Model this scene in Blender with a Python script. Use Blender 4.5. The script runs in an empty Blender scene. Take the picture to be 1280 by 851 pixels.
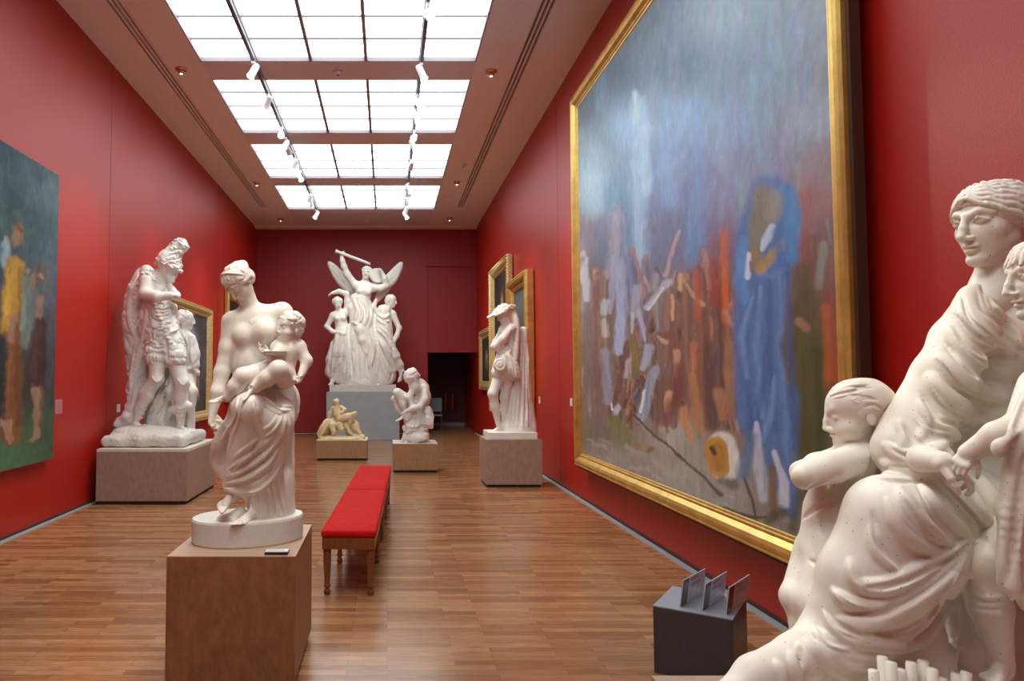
import bpy, bmesh, math, random
import numpy as np
from mathutils import Vector, Matrix
random.seed(7)
rng = np.random.default_rng(11)
SC = bpy.context.scene
COL = SC.collection
PI = math.pi

# ------------------------------------------------------------------ camera model (1280x851 frame)
F = 900.0; CX, CY = 484.0, 425.5; EYE = 1.65
PITCH = math.atan(45.5 / F)
CP, SP = math.cos(PITCH), math.sin(PITCH)
def ray(px, py):
    a = (px - CX) / F; b = -(py - CY) / F
    return np.array([a, CP - b * SP, SP + b * CP])
def at(px, py, Y):
    r = ray(px, py); return np.array([0, 0, EYE]) + r * (Y / r[1])

cam_d = bpy.data.cameras.new('camera'); cam = bpy.data.objects.new('camera', cam_d); COL.objects.link(cam)
cam.location = (0, 0, EYE); cam.rotation_euler = (PI / 2 + PITCH, 0, 0)
cam_d.sensor_width = 36; cam_d.lens = F / 1280 * 36; cam_d.shift_x = (640 - CX) / 1280; cam_d.clip_start = .02
SC.camera = cam

# ------------------------------------------------------------------ objects
def link(name, me, mat=None, parent=None):
    o = bpy.data.objects.new(name, me); COL.objects.link(o)
    if mat is not None and me is not None: me.materials.append(mat)
    if parent is not None:
        o.parent = parent
        off = Vector((0, 0, 0)); q = parent
        while q is not None: off += q.location; q = q.parent
        o.location = -off            # meshes are written in room coordinates
    return o
def thing(name, label, cat, loc=(0, 0, 0), group=None):
    o = bpy.data.objects.new(name, None); COL.objects.link(o); o.location = loc; o.empty_display_size = .1
    return tag(o, label, cat, group)
def tag(o, label, cat, group=None):
    o['label'] = label; o['category'] = cat
    if group: o['group'] = group
    return o
def struct(o):
    o['kind'] = 'structure'; return o
def copy_tree(o, label=None, loc=None, parent=None):
    c = o.copy(); COL.objects.link(c)
    if parent is not None: c.parent = parent; c.matrix_parent_inverse = o.matrix_parent_inverse.copy()
    for ch in list(o.children): copy_tree(ch, parent=c)
    if label: c['label'] = label
    if loc is not None: c.location = loc
    return c
def mesh_from(name, verts, faces, smooth=False):
    me = bpy.data.meshes.new(name); me.from_pydata([tuple(map(float, v)) for v in verts], [], faces)
    if smooth: me.polygons.foreach_set('use_smooth', [True] * len(me.polygons))
    me.update(); return me
def bm_mesh(name, bm, smooth=False):
    me = bpy.data.meshes.new(name); bm.to_mesh(me); bm.free()
    if smooth: me.polygons.foreach_set('use_smooth', [True] * len(me.polygons))
    return me
def box(bm, lo, hi, rot=0.0, piv=None, bevel=0):
    lo, hi = Vector(lo), Vector(hi)
    m = Matrix.Translation((lo + hi) / 2) @ Matrix.Diagonal(tuple(hi - lo) + (1,))
    r = bmesh.ops.create_cube(bm, size=1, matrix=m)
    vs = r['verts']
    if bevel:
        es = list({e for v in vs for e in v.link_edges})
        rb = bmesh.ops.bevel(bm, geom=es, offset=bevel, segments=2, affect='EDGES', profile=.5)
        vs = rb['verts']
    if rot:
        bmesh.ops.rotate(bm, verts=vs, cent=piv or (lo + hi) / 2, matrix=Matrix.Rotation(rot, 3, 'Z'))
    return vs
def box_obj(name, lo, hi, mat, parent=None, bevel=0, rot=0, piv=None):
    bm = bmesh.new(); box(bm, lo, hi, rot, piv, bevel)
    return link(name, bm_mesh(name, bm), mat, parent)
def lathe(bm, prof, cx, cy, seg=24, sx=1, sy=1):
    rings = []
    for r, z in prof:
        rings.append([bm.verts.new((cx + r * sx * math.cos(2 * PI * k / seg), cy + r * sy * math.sin(2 * PI * k / seg), z)) for k in range(seg)])
    for a, b in zip(rings, rings[1:]):
        for k in range(seg): bm.faces.new((a[k], a[(k + 1) % seg], b[(k + 1) % seg], b[k]))
    bm.faces.new(rings[0][::-1]); bm.faces.new(rings[-1])
def tube(bm, pts, rad, seg=8):
    pts = [Vector(p) for p in pts]; rings = []
    for i, p in enumerate(pts):
        d = (pts[min(i + 1, len(pts) - 1)] - pts[max(i - 1, 0)]).normalized()
        u = d.orthogonal().normalized() if i == 0 else (u - d * u.dot(d)).normalized()
        w = d.cross(u); r = rad[i] if isinstance(rad, (list, tuple)) else rad
        rings.append([bm.verts.new(p + (u * math.cos(2 * PI * k / seg) + w * math.sin(2 * PI * k / seg)) * r) for k in range(seg)])
    for a, b in zip(rings, rings[1:]):
        for k in range(seg): bm.faces.new((a[k], a[(k + 1) % seg], b[(k + 1) % seg], b[k]))
    bm.faces.new(rings[0][::-1]); bm.faces.new(rings[-1])

# ------------------------------------------------------------------ materials
def mat(name, col, rough=.5, metal=0.0, var=0.0, scale=8.0, bump=0.0, bscale=None, spec=.5, emit=None, estr=0, alpha=None, trans=0, coat=0, stretch=None, col2=None):
    m = bpy.data.materials.new(name); m.use_nodes = True
    nt = m.node_tree; b = nt.nodes['Principled BSDF']
    b.inputs['Roughness'].default_value = rough; b.inputs['Metallic'].default_value = metal
    b.inputs['Specular IOR Level'].default_value = spec
    b.inputs['Coat Weight'].default_value = coat; b.inputs['Transmission Weight'].default_value = trans
    c = tuple(col) + (1,)
    b.inputs['Base Color'].default_value = c
    if emit: b.inputs['Emission Color'].default_value = tuple(emit) + (1,); b.inputs['Emission Strength'].default_value = estr
    if var or bump:
        tc = nt.nodes.new('ShaderNodeTexCoord'); mp = nt.nodes.new('ShaderNodeMapping')
        nt.links.new(tc.outputs['Object'], mp.inputs['Vector'])
        if stretch: mp.inputs['Scale'].default_value = stretch
        n = nt.nodes.new('ShaderNodeTexNoise'); n.inputs['Scale'].default_value = scale; n.inputs['Detail'].default_value = 6; n.inputs['Roughness'].default_value = .65
        nt.links.new(mp.outputs['Vector'], n.inputs['Vector'])
        if var:
            r = nt.nodes.new('ShaderNodeValToRGB'); nt.links.new(n.outputs['Fac'], r.inputs['Fac'])
            r.color_ramp.elements[0].position = .3; r.color_ramp.elements[1].position = .7
            lo = col2 or [max(0, x * (1 - var)) for x in col]
            r.color_ramp.elements[0].color = tuple(lo) + (1,); r.color_ramp.elements[1].color = tuple(min(1, x * (1 + var * .6)) for x in col) + (1,)
            nt.links.new(r.outputs['Color'], b.inputs['Base Color'])
        if bump:
            n2 = n
            if bscale:
                n2 = nt.nodes.new('ShaderNodeTexNoise'); n2.inputs['Scale'].default_value = bscale; n2.inputs['Detail'].default_value = 4
                nt.links.new(mp.outputs['Vector'], n2.inputs['Vector'])
            bp = nt.nodes.new('ShaderNodeBump'); bp.inputs['Strength'].default_value = bump; bp.inputs['Distance'].default_value = .01
            nt.links.new(n2.outputs['Fac'], bp.inputs['Height']); nt.links.new(bp.outputs['Normal'], b.inputs['Normal'])
    return m

def marble(name, col, vein=.06, specks=0.0, scale=6, warm=None):
    m = bpy.data.materials.new(name); m.use_nodes = True; nt = m.node_tree; b = nt.nodes['Principled BSDF']
    b.inputs['Roughness'].default_value = .48; b.inputs['Specular IOR Level'].default_value = .35
    tc = nt.nodes.new('ShaderNodeTexCoord')
    n = nt.nodes.new('ShaderNodeTexNoise'); n.inputs['Scale'].default_value = scale; n.inputs['Detail'].default_value = 8; n.inputs['Roughness'].default_value = .7; n.inputs['Distortion'].default_value = .6
    nt.links.new(tc.outputs['Object'], n.inputs['Vector'])
    r = nt.nodes.new('ShaderNodeValToRGB'); nt.links.new(n.outputs['Fac'], r.inputs['Fac'])
    r.color_ramp.elements[0].position = .32; r.color_ramp.elements[1].position = .62
    w = warm or [col[0] * (1 - vein), col[1] * (1 - vein * 1.3), col[2] * (1 - vein * 1.9)]
    r.color_ramp.elements[0].color = tuple(w) + (1,); r.color_ramp.elements[1].color = tuple(col) + (1,)
    out = r.outputs['Color']
    if specks:
        v = nt.nodes.new('ShaderNodeTexVoronoi'); v.inputs['Scale'].default_value = specks
        nt.links.new(tc.outputs['Object'], v.inputs['Vector'])
        rr = nt.nodes.new('ShaderNodeValToRGB'); nt.links.new(v.outputs['Distance'], rr.inputs['Fac'])
        rr.color_ramp.elements[0].position = .05; rr.color_ramp.elements[0].color = (.30, .24, .19, 1)
        rr.color_ramp.elements[1].position = .08; rr.color_ramp.elements[1].color = (1, 1, 1, 1)
        mx = nt.nodes.new('ShaderNodeMix'); mx.data_type = 'RGBA'; mx.blend_type = 'MULTIPLY'; mx.inputs[0].default_value = 1
        nt.links.new(out, mx.inputs[6]); nt.links.new(rr.outputs['Color'], mx.inputs[7]); out = mx.outputs[2]
    nt.links.new(out, b.inputs['Base Color'])
    bp = nt.nodes.new('ShaderNodeBump'); bp.inputs['Strength'].default_value = .12; bp.inputs['Distance'].default_value = .004
    n2 = nt.nodes.new('ShaderNodeTexNoise'); n2.inputs['Scale'].default_value = 70; n2.inputs['Detail'].default_value = 3
    nt.links.new(tc.outputs['Object'], n2.inputs['Vector']); nt.links.new(n2.outputs['Fac'], bp.inputs['Height']); nt.links.new(bp.outputs['Normal'], b.inputs['Normal'])
    return m
# ------------------------------------------------------------------ carving marble: signed distance volumes and surface nets
def nrm(v):
    v = np.asarray(v, float); return v / (np.linalg.norm(v) + 1e-12)
def curve(pts, n=8):
    P = [np.asarray(p, float) for p in pts]
    if len(P) < 3:
        return [P[0] + (P[-1] - P[0]) * t for t in np.linspace(0, 1, n + 1)]
    P = [2 * P[0] - P[1]] + P + [2 * P[-1] - P[-2]]; out = []
    for i in range(1, len(P) - 2):
        a, b, c, d = P[i - 1:i + 3]
        for t in np.linspace(0, 1, n, endpoint=False):
            out.append(.5 * (2 * b + (c - a) * t + (2 * a - 5 * b + 4 * c - d) * t * t + (3 * b - a - 3 * c + d) * t ** 3))
    out.append(P[-2]); return out
class Vol:
    def __init__(s, lo, hi, h):
        s.h = h; s.lo = np.array(lo, float); s.n = [int(math.ceil((b - a) / h)) + 1 for a, b in zip(lo, hi)]
        s.ax = [(s.lo[i] + h * np.arange(s.n[i])).astype(np.float32) for i in range(3)]
        s.v = np.full(s.n, .3, np.float32); s.snap = None; s.zmin = None
    def _sl(s, a, b):
        sl = []
        for i in range(3):
            i0 = max(0, int((a[i] - s.lo[i]) / s.h) - 1); i1 = min(s.n[i], int((b[i] - s.lo[i]) / s.h) + 3)
            if i1 - i0 < 1: return None
            sl.append(slice(i0, i1))
        return tuple(sl)
    def _g(s, sl):
        return s.ax[0][sl[0]][:, None, None], s.ax[1][sl[1]][None, :, None], s.ax[2][sl[2]][None, None, :]
    def _put(s, sl, d, k, carve):
        v = s.v[sl]
        if carve: v = -v
        if k > 0:
            hh = np.maximum(k - np.abs(v - d), 0) / k
            v = np.minimum(v, d) - hh * hh * k * .25
        else: v = np.minimum(v, d)
        s.v[sl] = -v if carve else v
    def cone(s, a, b, ra, rb=None, k=.02, carve=False, flat=None, ff=.5):
        """tapered limb from a to b; flat: unit axis along which the section is thinner by ff"""
        a = np.asarray(a, float); b = np.asarray(b, float); rb = ra if rb is None else rb
        m = max(ra, rb) + k + 2 * s.h
        sl = s._sl(np.minimum(a, b) - m, np.maximum(a, b) + m)
        if sl is None: return
        X, Y, Z = s._g(sl); X = X - np.float32(a[0]); Y = Y - np.float32(a[1]); Z = Z - np.float32(a[2])
        ba = (b - a).astype(np.float32); L = float(ba @ ba) + 1e-12
        t = np.clip((X * ba[0] + Y * ba[1] + Z * ba[2]) / L, 0, 1)
        dx, dy, dz = X - t * ba[0], Y - t * ba[1], Z - t * ba[2]
        q = dx * dx + dy * dy + dz * dz
        r = np.float32(ra) + np.float32(rb - ra) * t
        if flat is not None:
            f = nrm(flat).astype(np.float32); c = dx * f[0] + dy * f[1] + dz * f[2]
            e = q + c * c * np.float32(1 / ff ** 2 - 1)
            d = (np.sqrt(e) - r) * np.sqrt(np.maximum(q, 1e-9) / np.maximum(e, 1e-9))
        else: d = np.sqrt(q) - r
        s._put(sl, d, k, carve)
    def chain(s, pts, rad, k=.02, n=0, **kw):
        if n: 
            m = len(pts); P = curve(pts, n)
            R = np.interp(np.linspace(0, m - 1, len(P)), range(m), rad) if hasattr(rad, '__len__') else [rad] * len(P)
        else: P = pts; R = rad if hasattr(rad, '__len__') else [rad] * len(P)
        for i in range(len(P) - 1): s.cone(P[i], P[i + 1], R[i], R[i + 1], k, **kw)
    def ell(s, c, r, k=.02, rot=None, carve=False):
        c = np.asarray(c, float); r = np.asarray([r] * 3 if np.isscalar(r) else r, float); m = r.max() + k + 2 * s.h
        sl = s._sl(c - m, c + m)
        if sl is None: return
        X, Y, Z = s._g(sl); X = X - np.float32(c[0]); Y = Y - np.float32(c[1]); Z = Z - np.float32(c[2])
        if rot is not None:
            R = np.asarray(rot, np.float32)
            U, V, W = R[0, 0] * X + R[1, 0] * Y + R[2, 0] * Z, R[0, 1] * X + R[1, 1] * Y + R[2, 1] * Z, R[0, 2] * X + R[1, 2] * Y + R[2, 2] * Z
        else: U, V, W = X, Y, Z
        i1 = (1 / r).astype(np.float32)
        k0 = np.sqrt((U * i1[0]) ** 2 + (V * i1[1]) ** 2 + (W * i1[2]) ** 2)
        k1 = np.sqrt((U * i1[0] ** 2) ** 2 + (V * i1[1] ** 2) ** 2 + (W * i1[2] ** 2) ** 2)
        s._put(sl, k0 * (k0 - 1) / np.maximum(k1, 1e-6), k, carve)
    def rbox(s, c, half, rad=.01, k=.01, rot=None, carve=False):
        c = np.asarray(c, float); half = np.asarray(half, float); m = np.linalg.norm(half) + k + 2 * s.h
        sl = s._sl(c - m, c + m)
        if sl is None: return
        X, Y, Z = s._g(sl); X = X - np.float32(c[0]); Y = Y - np.float32(c[1]); Z = Z - np.float32(c[2])
        if rot is not None:
            R = np.asarray(rot, np.float32)
            X, Y, Z = R[0, 0] * X + R[1, 0] * Y + R[2, 0] * Z, R[0, 1] * X + R[1, 1] * Y + R[2, 1] * Z, R[0, 2] * X + R[1, 2] * Y + R[2, 2] * Z
        h = (half - rad).astype(np.float32)
        a, b, cc = np.abs(X) - h[0], np.abs(Y) - h[1], np.abs(Z) - h[2]
        d = np.sqrt(np.maximum(a, 0) ** 2 + np.maximum(b, 0) ** 2 + np.maximum(cc, 0) ** 2) + np.minimum(np.maximum(a, np.maximum(b, cc)), 0) - np.float32(rad)
        s._put(sl, d, k, carve)
    def disp(s, fn, lo=None, hi=None):
        """push the surface out by fn(x,y,z) inside a box"""
        sl = s._sl(lo if lo is not None else s.lo, hi if hi is not None else s.lo + s.h * (np.array(s.n) - 1))
        if sl is None: return
        X, Y, Z = s._g(sl)
        near = np.abs(s.v[sl]) < .06
        idx = np.nonzero(near)
        if len(idx[0]) == 0: return
        x, y, z = s.ax[0][sl[0]][idx[0]], s.ax[1][sl[1]][idx[1]], s.ax[2][sl[2]][idx[2]]
        v = s.v[sl]; v[idx] -= fn(x, y, z).astype(np.float32); s.v[sl] = v
    def freeze(s): s.snap = s.v.copy()
    def sample(s, p, src):
        g = (p - s.lo) / s.h; i = np.floor(g).astype(int)
        if (i < 0).any() or (i >= np.array(s.n) - 1).any(): return .3
        f = g - i; c = src[i[0]:i[0] + 2, i[1]:i[1] + 2, i[2]:i[2] + 2]
        c = c[0] * (1 - f[0]) + c[1] * f[0]; c = c[0] * (1 - f[1]) + c[1] * f[1]; return c[0] * (1 - f[2]) + c[1] * f[2]
    def hit(s, px, py):
        """first point of the surface met by the sight line through a picture point"""
        src = s.snap if s.snap is not None else s.v
        r = ray(px, py); O = np.array([0, 0, EYE]); y1 = s.lo[1] + s.h * (s.n[1] - 2)
        t = s.lo[1] / r[1]; t1 = y1 / r[1]; best = (9, None); pv = None; st = s.h * .8
        ts = np.arange(t, t1, st); P = O + ts[:, None] * r[None]
        g = np.floor((P - s.lo) / s.h + .5).astype(int); ok = ((g >= 0) & (g < np.array(s.n))).all(1)
        if not ok.any(): return None
        g = np.clip(g, 0, np.array(s.n) - 1); vals = np.where(ok, src[g[:, 0], g[:, 1], g[:, 2]], .3)
        ins = np.nonzero(vals < 0)[0]
        if len(ins):
            j = ins[0]; a, b = ts[max(j - 2, 0)], ts[j] + st
            for _ in range(8):
                m = (a + b) / 2
                if s.sample(O + m * r, src) < 0: b = m
                else: a = m
            return O + b * r
        j = int(np.argmin(vals))
        return P[j] if vals[j] < .05 else None
    def stroke(s, pts, r, k=.008, depth=0., carve=False, taper=True, n=6, ff=None):
        """lay a fold (or cut a groove) along picture points, on the surface as it stands; n steps per segment"""
        P = curve([(p[0], p[1]) for p in pts], n); Q = []
        for p in P:
            h = s.hit(p[0], p[1])
            if h is not None: Q.append(h)
        if len(Q) < 2: return
        N = len(Q)
        for _ in range(2):               # even out the depth along the fold
            q = [x.copy() for x in Q]
            for i in range(1, N - 1):
                if abs(Q[i - 1][1] - Q[i + 1][1]) < 14 * s.h + 3 * r:
                    ty = (Q[i - 1][1] + 2 * Q[i][1] + Q[i + 1][1]) / 4; q[i] = np.array([0, 0, EYE]) + (Q[i] - np.array([0, 0, EYE])) * (ty / Q[i][1])
            Q = q
        R = []
        for i in range(N):
            u = i / (N - 1); R.append(r * (max(.25, min(1, 4 * u + .2, 4 * (1 - u) + .2)) if taper else 1))
        O = np.array([0, 0, EYE])
        Q = [q + nrm(q - O) * (depth + (rr * .35 if not carve else -rr * .2)) for q, rr in zip(Q, R)]
        for i in range(N - 1):
            if np.linalg.norm(Q[i + 1] - Q[i]) < 25 * s.h + 4 * r:
                s.cone(Q[i], Q[i + 1], R[i], R[i + 1], k, carve)
    def build(s, name, m, parent, keep=.02, zmin=None):
        zmin = s.zmin if zmin is None else zmin
        v = s.v; n = np.array(v.shape)
        if zmin is not None: v[:] = np.maximum(v, (np.float32(zmin) - s.ax[2])[None, None, :])
        v[0], v[-1], v[:, 0], v[:, -1], v[:, :, 0], v[:, :, -1] = [np.float32(.05)] * 6
        ins = v < 0
        cnt = np.zeros(n - 1, np.int8)
        for dx in (0, 1):
            for dy in (0, 1):
                for dz in (0, 1): cnt += ins[dx:n[0] - 1 + dx, dy:n[1] - 1 + dy, dz:n[2] - 1 + dz]
        act = (cnt > 0) & (cnt < 8)
        ci = np.nonzero(act); N = len(ci[0])
        idx = np.full(n - 1, -1, np.int32); idx[ci] = np.arange(N)
        acc = np.zeros((N, 3), np.float64); num = np.zeros(N)
        cor = {}
        for dx in (0, 1):
            for dy in (0, 1):
                for dz in (0, 1): cor[dx, dy, dz] = v[ci[0] + dx, ci[1] + dy, ci[2] + dz]
        for c0 in cor:
            for axx in range(3):
                if c0[axx]: continue
                c1 = list(c0); c1[axx] = 1; c1 = tuple(c1)
                a, b = cor[c0], cor[c1]; cr = (a < 0) != (b < 0)
                t = np.where(cr, a / np.where(cr, a - b, 1), 0)
                for j in range(3):
                    acc[:, j] += np.where(cr, (t if j == axx else c0[j]), 0)
                num += cr
        P = (np.stack(ci, 1) + acc / num[:, None]) * s.h + s.lo
        quads = []
        for axx in range(3):
            sl0 = [slice(None)] * 3; sl1 = [slice(None)] * 3; sl0[axx] = slice(0, -1); sl1[axx] = slice(1, None)
            a, b = ins[tuple(sl0)], ins[tuple(sl1)]
            e = np.nonzero(a != b); flip = a[e]
            u, w = (axx + 1) % 3, (axx + 2) % 3
            def cell(du, dw):
                c = [x.copy() for x in e]; c[u] -= du; c[w] -= dw
                return idx[c[0], c[1], c[2]]
            q = np.stack([cell(0, 0), cell(1, 0), cell(1, 1), cell(0, 1)], 1)
            q[~flip] = q[~flip][:, ::-1]
            quads.append(q)
        Q = np.concatenate(quads); Q = Q[(Q >= 0).all(1)]
        # keep only the large connected bodies
        lab = np.arange(N); E = np.concatenate([Q[:, [0, 1]], Q[:, [1, 2]], Q[:, [2, 3]], Q[:, [3, 0]]])
        while True:
            l0, l1 = lab[E[:, 0]], lab[E[:, 1]]; m_ = np.minimum(l0, l1); new = lab.copy()
            np.minimum.at(new, l0, m_); np.minimum.at(new, l1, m_); new = new[new]; new = new[new]
            if (new == lab).all(): break
            lab = new
        ct = np.bincount(lab, minlength=N); good = ct[lab] >= ct.max() * keep
        Q = Q[good[Q[:, 0]]]; used = np.zeros(N, bool); used[Q.ravel()] = True
        remap = np.cumsum(used) - 1; P = P[used]; Q = remap[Q]
        # one light smoothing pass takes the steps off
        nv = len(P)
        for lam in (.5, -.3):
            S = np.zeros((nv, 3)); c = np.zeros(nv)
            for i in range(4):
                j = (i + 1) % 4
                for d in range(3): S[:, d] += np.bincount(Q[:, i], P[Q[:, j], d], nv)
                c += np.bincount(Q[:, i], minlength=nv)
                for d in range(3): S[:, d] += np.bincount(Q[:, j], P[Q[:, i], d], nv)
                c += np.bincount(Q[:, j], minlength=nv)
            P = P + lam * (S / np.maximum(c, 1)[:, None] - P)
        me = bpy.data.meshes.new(name); me.vertices.add(nv); me.vertices.foreach_set('co', P.astype(np.float32).ravel())
        me.loops.add(len(Q) * 4); me.loops.foreach_set('vertex_index', Q.astype(np.int32).ravel())
        me.polygons.add(len(Q)); me.polygons.foreach_set('loop_start', np.arange(0, 4 * len(Q), 4, dtype=np.int32))
        me.polygons.foreach_set('loop_total', np.full(len(Q), 4, np.int32))
        me.update(calc_edges=True); me.validate()
        me.polygons.foreach_set('use_smooth', np.ones(len(me.polygons), bool))
        s.v = None; s.snap = None
        return link(name, me, m, parent)

def frame3(fwd, up):
    f = nrm(fwd); u = np.asarray(up, float); u = nrm(u - f * (u @ f)); r = np.cross(f, u)
    return np.stack([r, f, u], 1)          # columns: right, forward, up
def look(yaw, pitch=0, roll=0):
    """yaw 0 faces the camera (-Y), positive turns to the picture's right (+X); pitch positive looks up; roll tips the crown to the picture's right"""
    a, b, c = math.radians(yaw), math.radians(pitch), math.radians(roll)
    f = np.array([math.sin(a) * math.cos(b), -math.cos(a) * math.cos(b), math.sin(b)])
    u0 = np.array([0, 0, 1.]); M = frame3(f, u0); r, f, u = M.T
    u = u + math.sin(c) * np.array([1., 0, 0])
    return frame3(f, u)
def head(s, c, M, H, child=False, mouth=True, k=None, ears=True, eyes=True):
    """a head with its features; c centre, M frame, H chin-to-crown height"""
    k = k or .05 * H
    def W(x, y, z): return c + M @ (np.array([x, y, z]) * H)
    def e(p, r, kk=k, carve=False): s.ell(W(*p), np.array(r) * H, kk, M, carve)
    if child:
        e((0, -.05, .12), (.385, .43, .37)); e((0, .15, .12), (.29, .25, .25), .1 * H); e((0, .12, -.16), (.295, .27, .30), .1 * H)
        e((.17, .185, -.23), .15, .08 * H); e((-.17, .185, -.23), .15, .08 * H); e((0, .275, -.40), (.12, .095, .085), .07 * H)
    else:
        e((0, -.05, .15), (.345, .42, .35)); e((0, .12, -.10), (.275, .285, .35), .1 * H)
        s.cone(W(.15, .0, -.2), W(.03, .27, -.42), .13 * H, .07 * H, .1 * H); s.cone(W(-.15, .0, -.2), W(-.03, .27, -.42), .13 * H, .07 * H, .1 * H)
        e((.18, .2, -.08), .12); e((-.18, .2, -.08), .12); e((0, .32, -.43), (.10, .08, .075))
    ez = -.06 if child else .03
    if eyes:
        for q in (-1, 1):
            e((q * .14, .41, ez), (.085, .075 if not child else .055, .05), .06 * H, True)
            e((q * .14, .305, ez), (.085, .075, .062), .015 * H)
            if not child:
                if s.h < .02 * H: s.chain([W(q * .065, .372, ez - .004), W(q * .14, .388, ez + .034), W(q * .225, .335, ez - .004)], .008 * H, .012 * H, 3)
                s.chain([W(q * .05, .375, ez + .085), W(q * .14, .365, ez + .115), W(q * .25, .275, ez + .08)], [.022 * H, .028 * H, .02 * H], .07 * H)
            else: s.chain([W(q * .07, .36, ez + .10), W(q * .16, .34, ez + .125)], .03 * H, .09 * H)
    nz = .02 if not child else -.05
    s.chain([W(0, .405, nz + .09), W(0, .455 if not child else .43, nz - .06), W(0, .485 if not child else .445, nz - .165)], [.032 * H, .038 * H, .05 * H], .035 * H)
    for q in (-1, 1): e((q * .055, .43 if not child else .41, nz - .185), (.036, .045, .03), .025 * H)
    if mouth:
        mz = -.285 if not child else -.30
        ly = .355 if child else .372; e((0, ly + .012, mz + .025), (.10, .05, .026), .04 * H); e((0, ly, mz - .034), (.075, .052, .03), .04 * H)
        s.chain([W(-.10, ly - .01, mz - .005), W(0, ly + .055, mz), W(.10, ly - .01, mz - .005)], .009 * H, .012 * H, carve=True)
        e((0, .43, mz - .085), (.08, .045, .025), .04 * H, True)
    if ears:
        for q in (-1, 1):
            z0 = -.03 if not child else -.1
            s.ell(W(q * (.345 if not child else .365), -.06, z0), np.array([.035, .075, .115] if not child else [.03, .06, .09]) * H, .02 * H, M)
            s.ell(W(q * (.385 if not child else .40), -.04, z0), np.array([.03, .04, .07] if not child else [.014, .026, .046]) * H, .02 * H, M, True)
    return W
def wobble(amp, fr, seed=0):
    r = np.random.default_rng(seed); A = r.normal(size=(7, 3)) * fr; ph = r.uniform(0, 6.28, 7)
    def f(x, y, z):
        o = np.zeros_like(x)
        for a, p in zip(A, ph): o += np.sin(a[0] * x + a[1] * y + a[2] * z + p)
        return o * (amp / 3.0)
    return f
def curls(amp, fr, seed=0):
    """rounded locks of hair"""
    g = wobble(1.6, fr * .5, seed + 1); h = wobble(1.6, fr * .5, seed + 2)
    def f(x, y, z): return amp * (np.abs(np.sin(fr * x + 2 * g(x, y, z)) + np.sin(fr * z + 2 * h(x, y, z)) + np.sin(fr * y + g(x, y, z))) * .8 - .8)
    return f
def hand(s, w, d, palm, L, curl=.5, side=1, spread=.12, k=None, thumb=.9, curls_=None):
    """wrist w, pointing d, palm facing palm; side=+1 thumb along cross(d, palm)"""
    d = nrm(d); p = nrm(np.asarray(palm, float) - d * (np.asarray(palm, float) @ d)); x = np.cross(d, p) * side
    k = k or .04 * L; w = np.asarray(w, float)
    def W(a, b, c): return w + (x * a + d * b + p * c) * L
    for a, b0 in ((.15, .42), (.05, .45), (-.06, .43), (-.16, .38)):
        s.cone(W(a * .6, .02, 0), W(a, b0, 0), .095 * L, .085 * L, .06 * L)
    for i, (a, b0, fl) in enumerate(((.16, .44, .44), (.055, .47, .5), (-.055, .45, .46), (-.16, .39, .36))):
        c = curls_[i] if curls_ else curl * (1 + .12 * i)
        pt = W(a, b0, 0); ang = c * .7; A = a * spread * 3
        for j, sg in enumerate((.45, .32, .23)):
            dirv = d * math.cos(ang) + p * math.sin(ang) + x * A
            q = pt + nrm(dirv) * fl * sg * L
            s.cone(pt, q, (.062 - .007 * j) * L, (.056 - .008 * j) * L, .02 * L)
            pt = q; ang += c * 1.0
    pt = W(.14, .1, .03); ang = 0
    for j, (sg, r0) in enumerate(((.22, .085), (.17, .062), (.14, .055))):
        dirv = x * (.75 - .25 * j) * thumb + d * (.6 + .2 * j) + p * (.35 + .25 * j) * (.4 + curl)
        q = pt + nrm(dirv) * sg * L; s.cone(pt, q, r0 * L, (r0 - .01) * L, .03 * L); pt = q
def foot(s, heel, toe, up, L, side=1, k=None, toes=True):
    """heel and toe point on the sole; up the instep's normal; side=+1 big toe on cross(dir, up)"""
    heel = np.asarray(heel, float); d = nrm(np.asarray(toe, float) - heel); u = np.asarray(up, float); u = nrm(u - d * (u @ d)); x = np.cross(d, u) * side
    k = k or .06 * L
    def W(a, b, c): return heel + (x * a + d * b + u * c) * L
    s.ell(W(0, .10, .12), (.12 * L, .14 * L, .13 * L), k, np.stack([x, d, u], 1))
    s.cone(W(0, .18, .22), W(.03, .68, .09), .13 * L, .085 * L, k); s.cone(W(0, .15, .1), W(-.07, .62, .07), .1 * L, .075 * L, k); s.cone(W(.02, .4, .12), W(.08, .72, .07), .1 * L, .075 * L, k)
    s.cone(W(0, .16, .2), W(0, .14, .42), .12 * L, .095 * L, k)
    for i, (a, b0, ln, r) in enumerate(((.11, .74, .24, .055), (.035, .75, .2, .04), (-.03, .72, .18, .038), (-.09, .68, .16, .036), (-.145, .63, .13, .034))):
        m = W(a, b0 + ln * .55, .07); s.cone(W(a, b0 - .04, .07), m, r * 1.05 * L, r * L, .03 * L); s.cone(m, W(a * 1.02, b0 + ln, .045), r * L, r * .9 * L, .02 * L)
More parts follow.
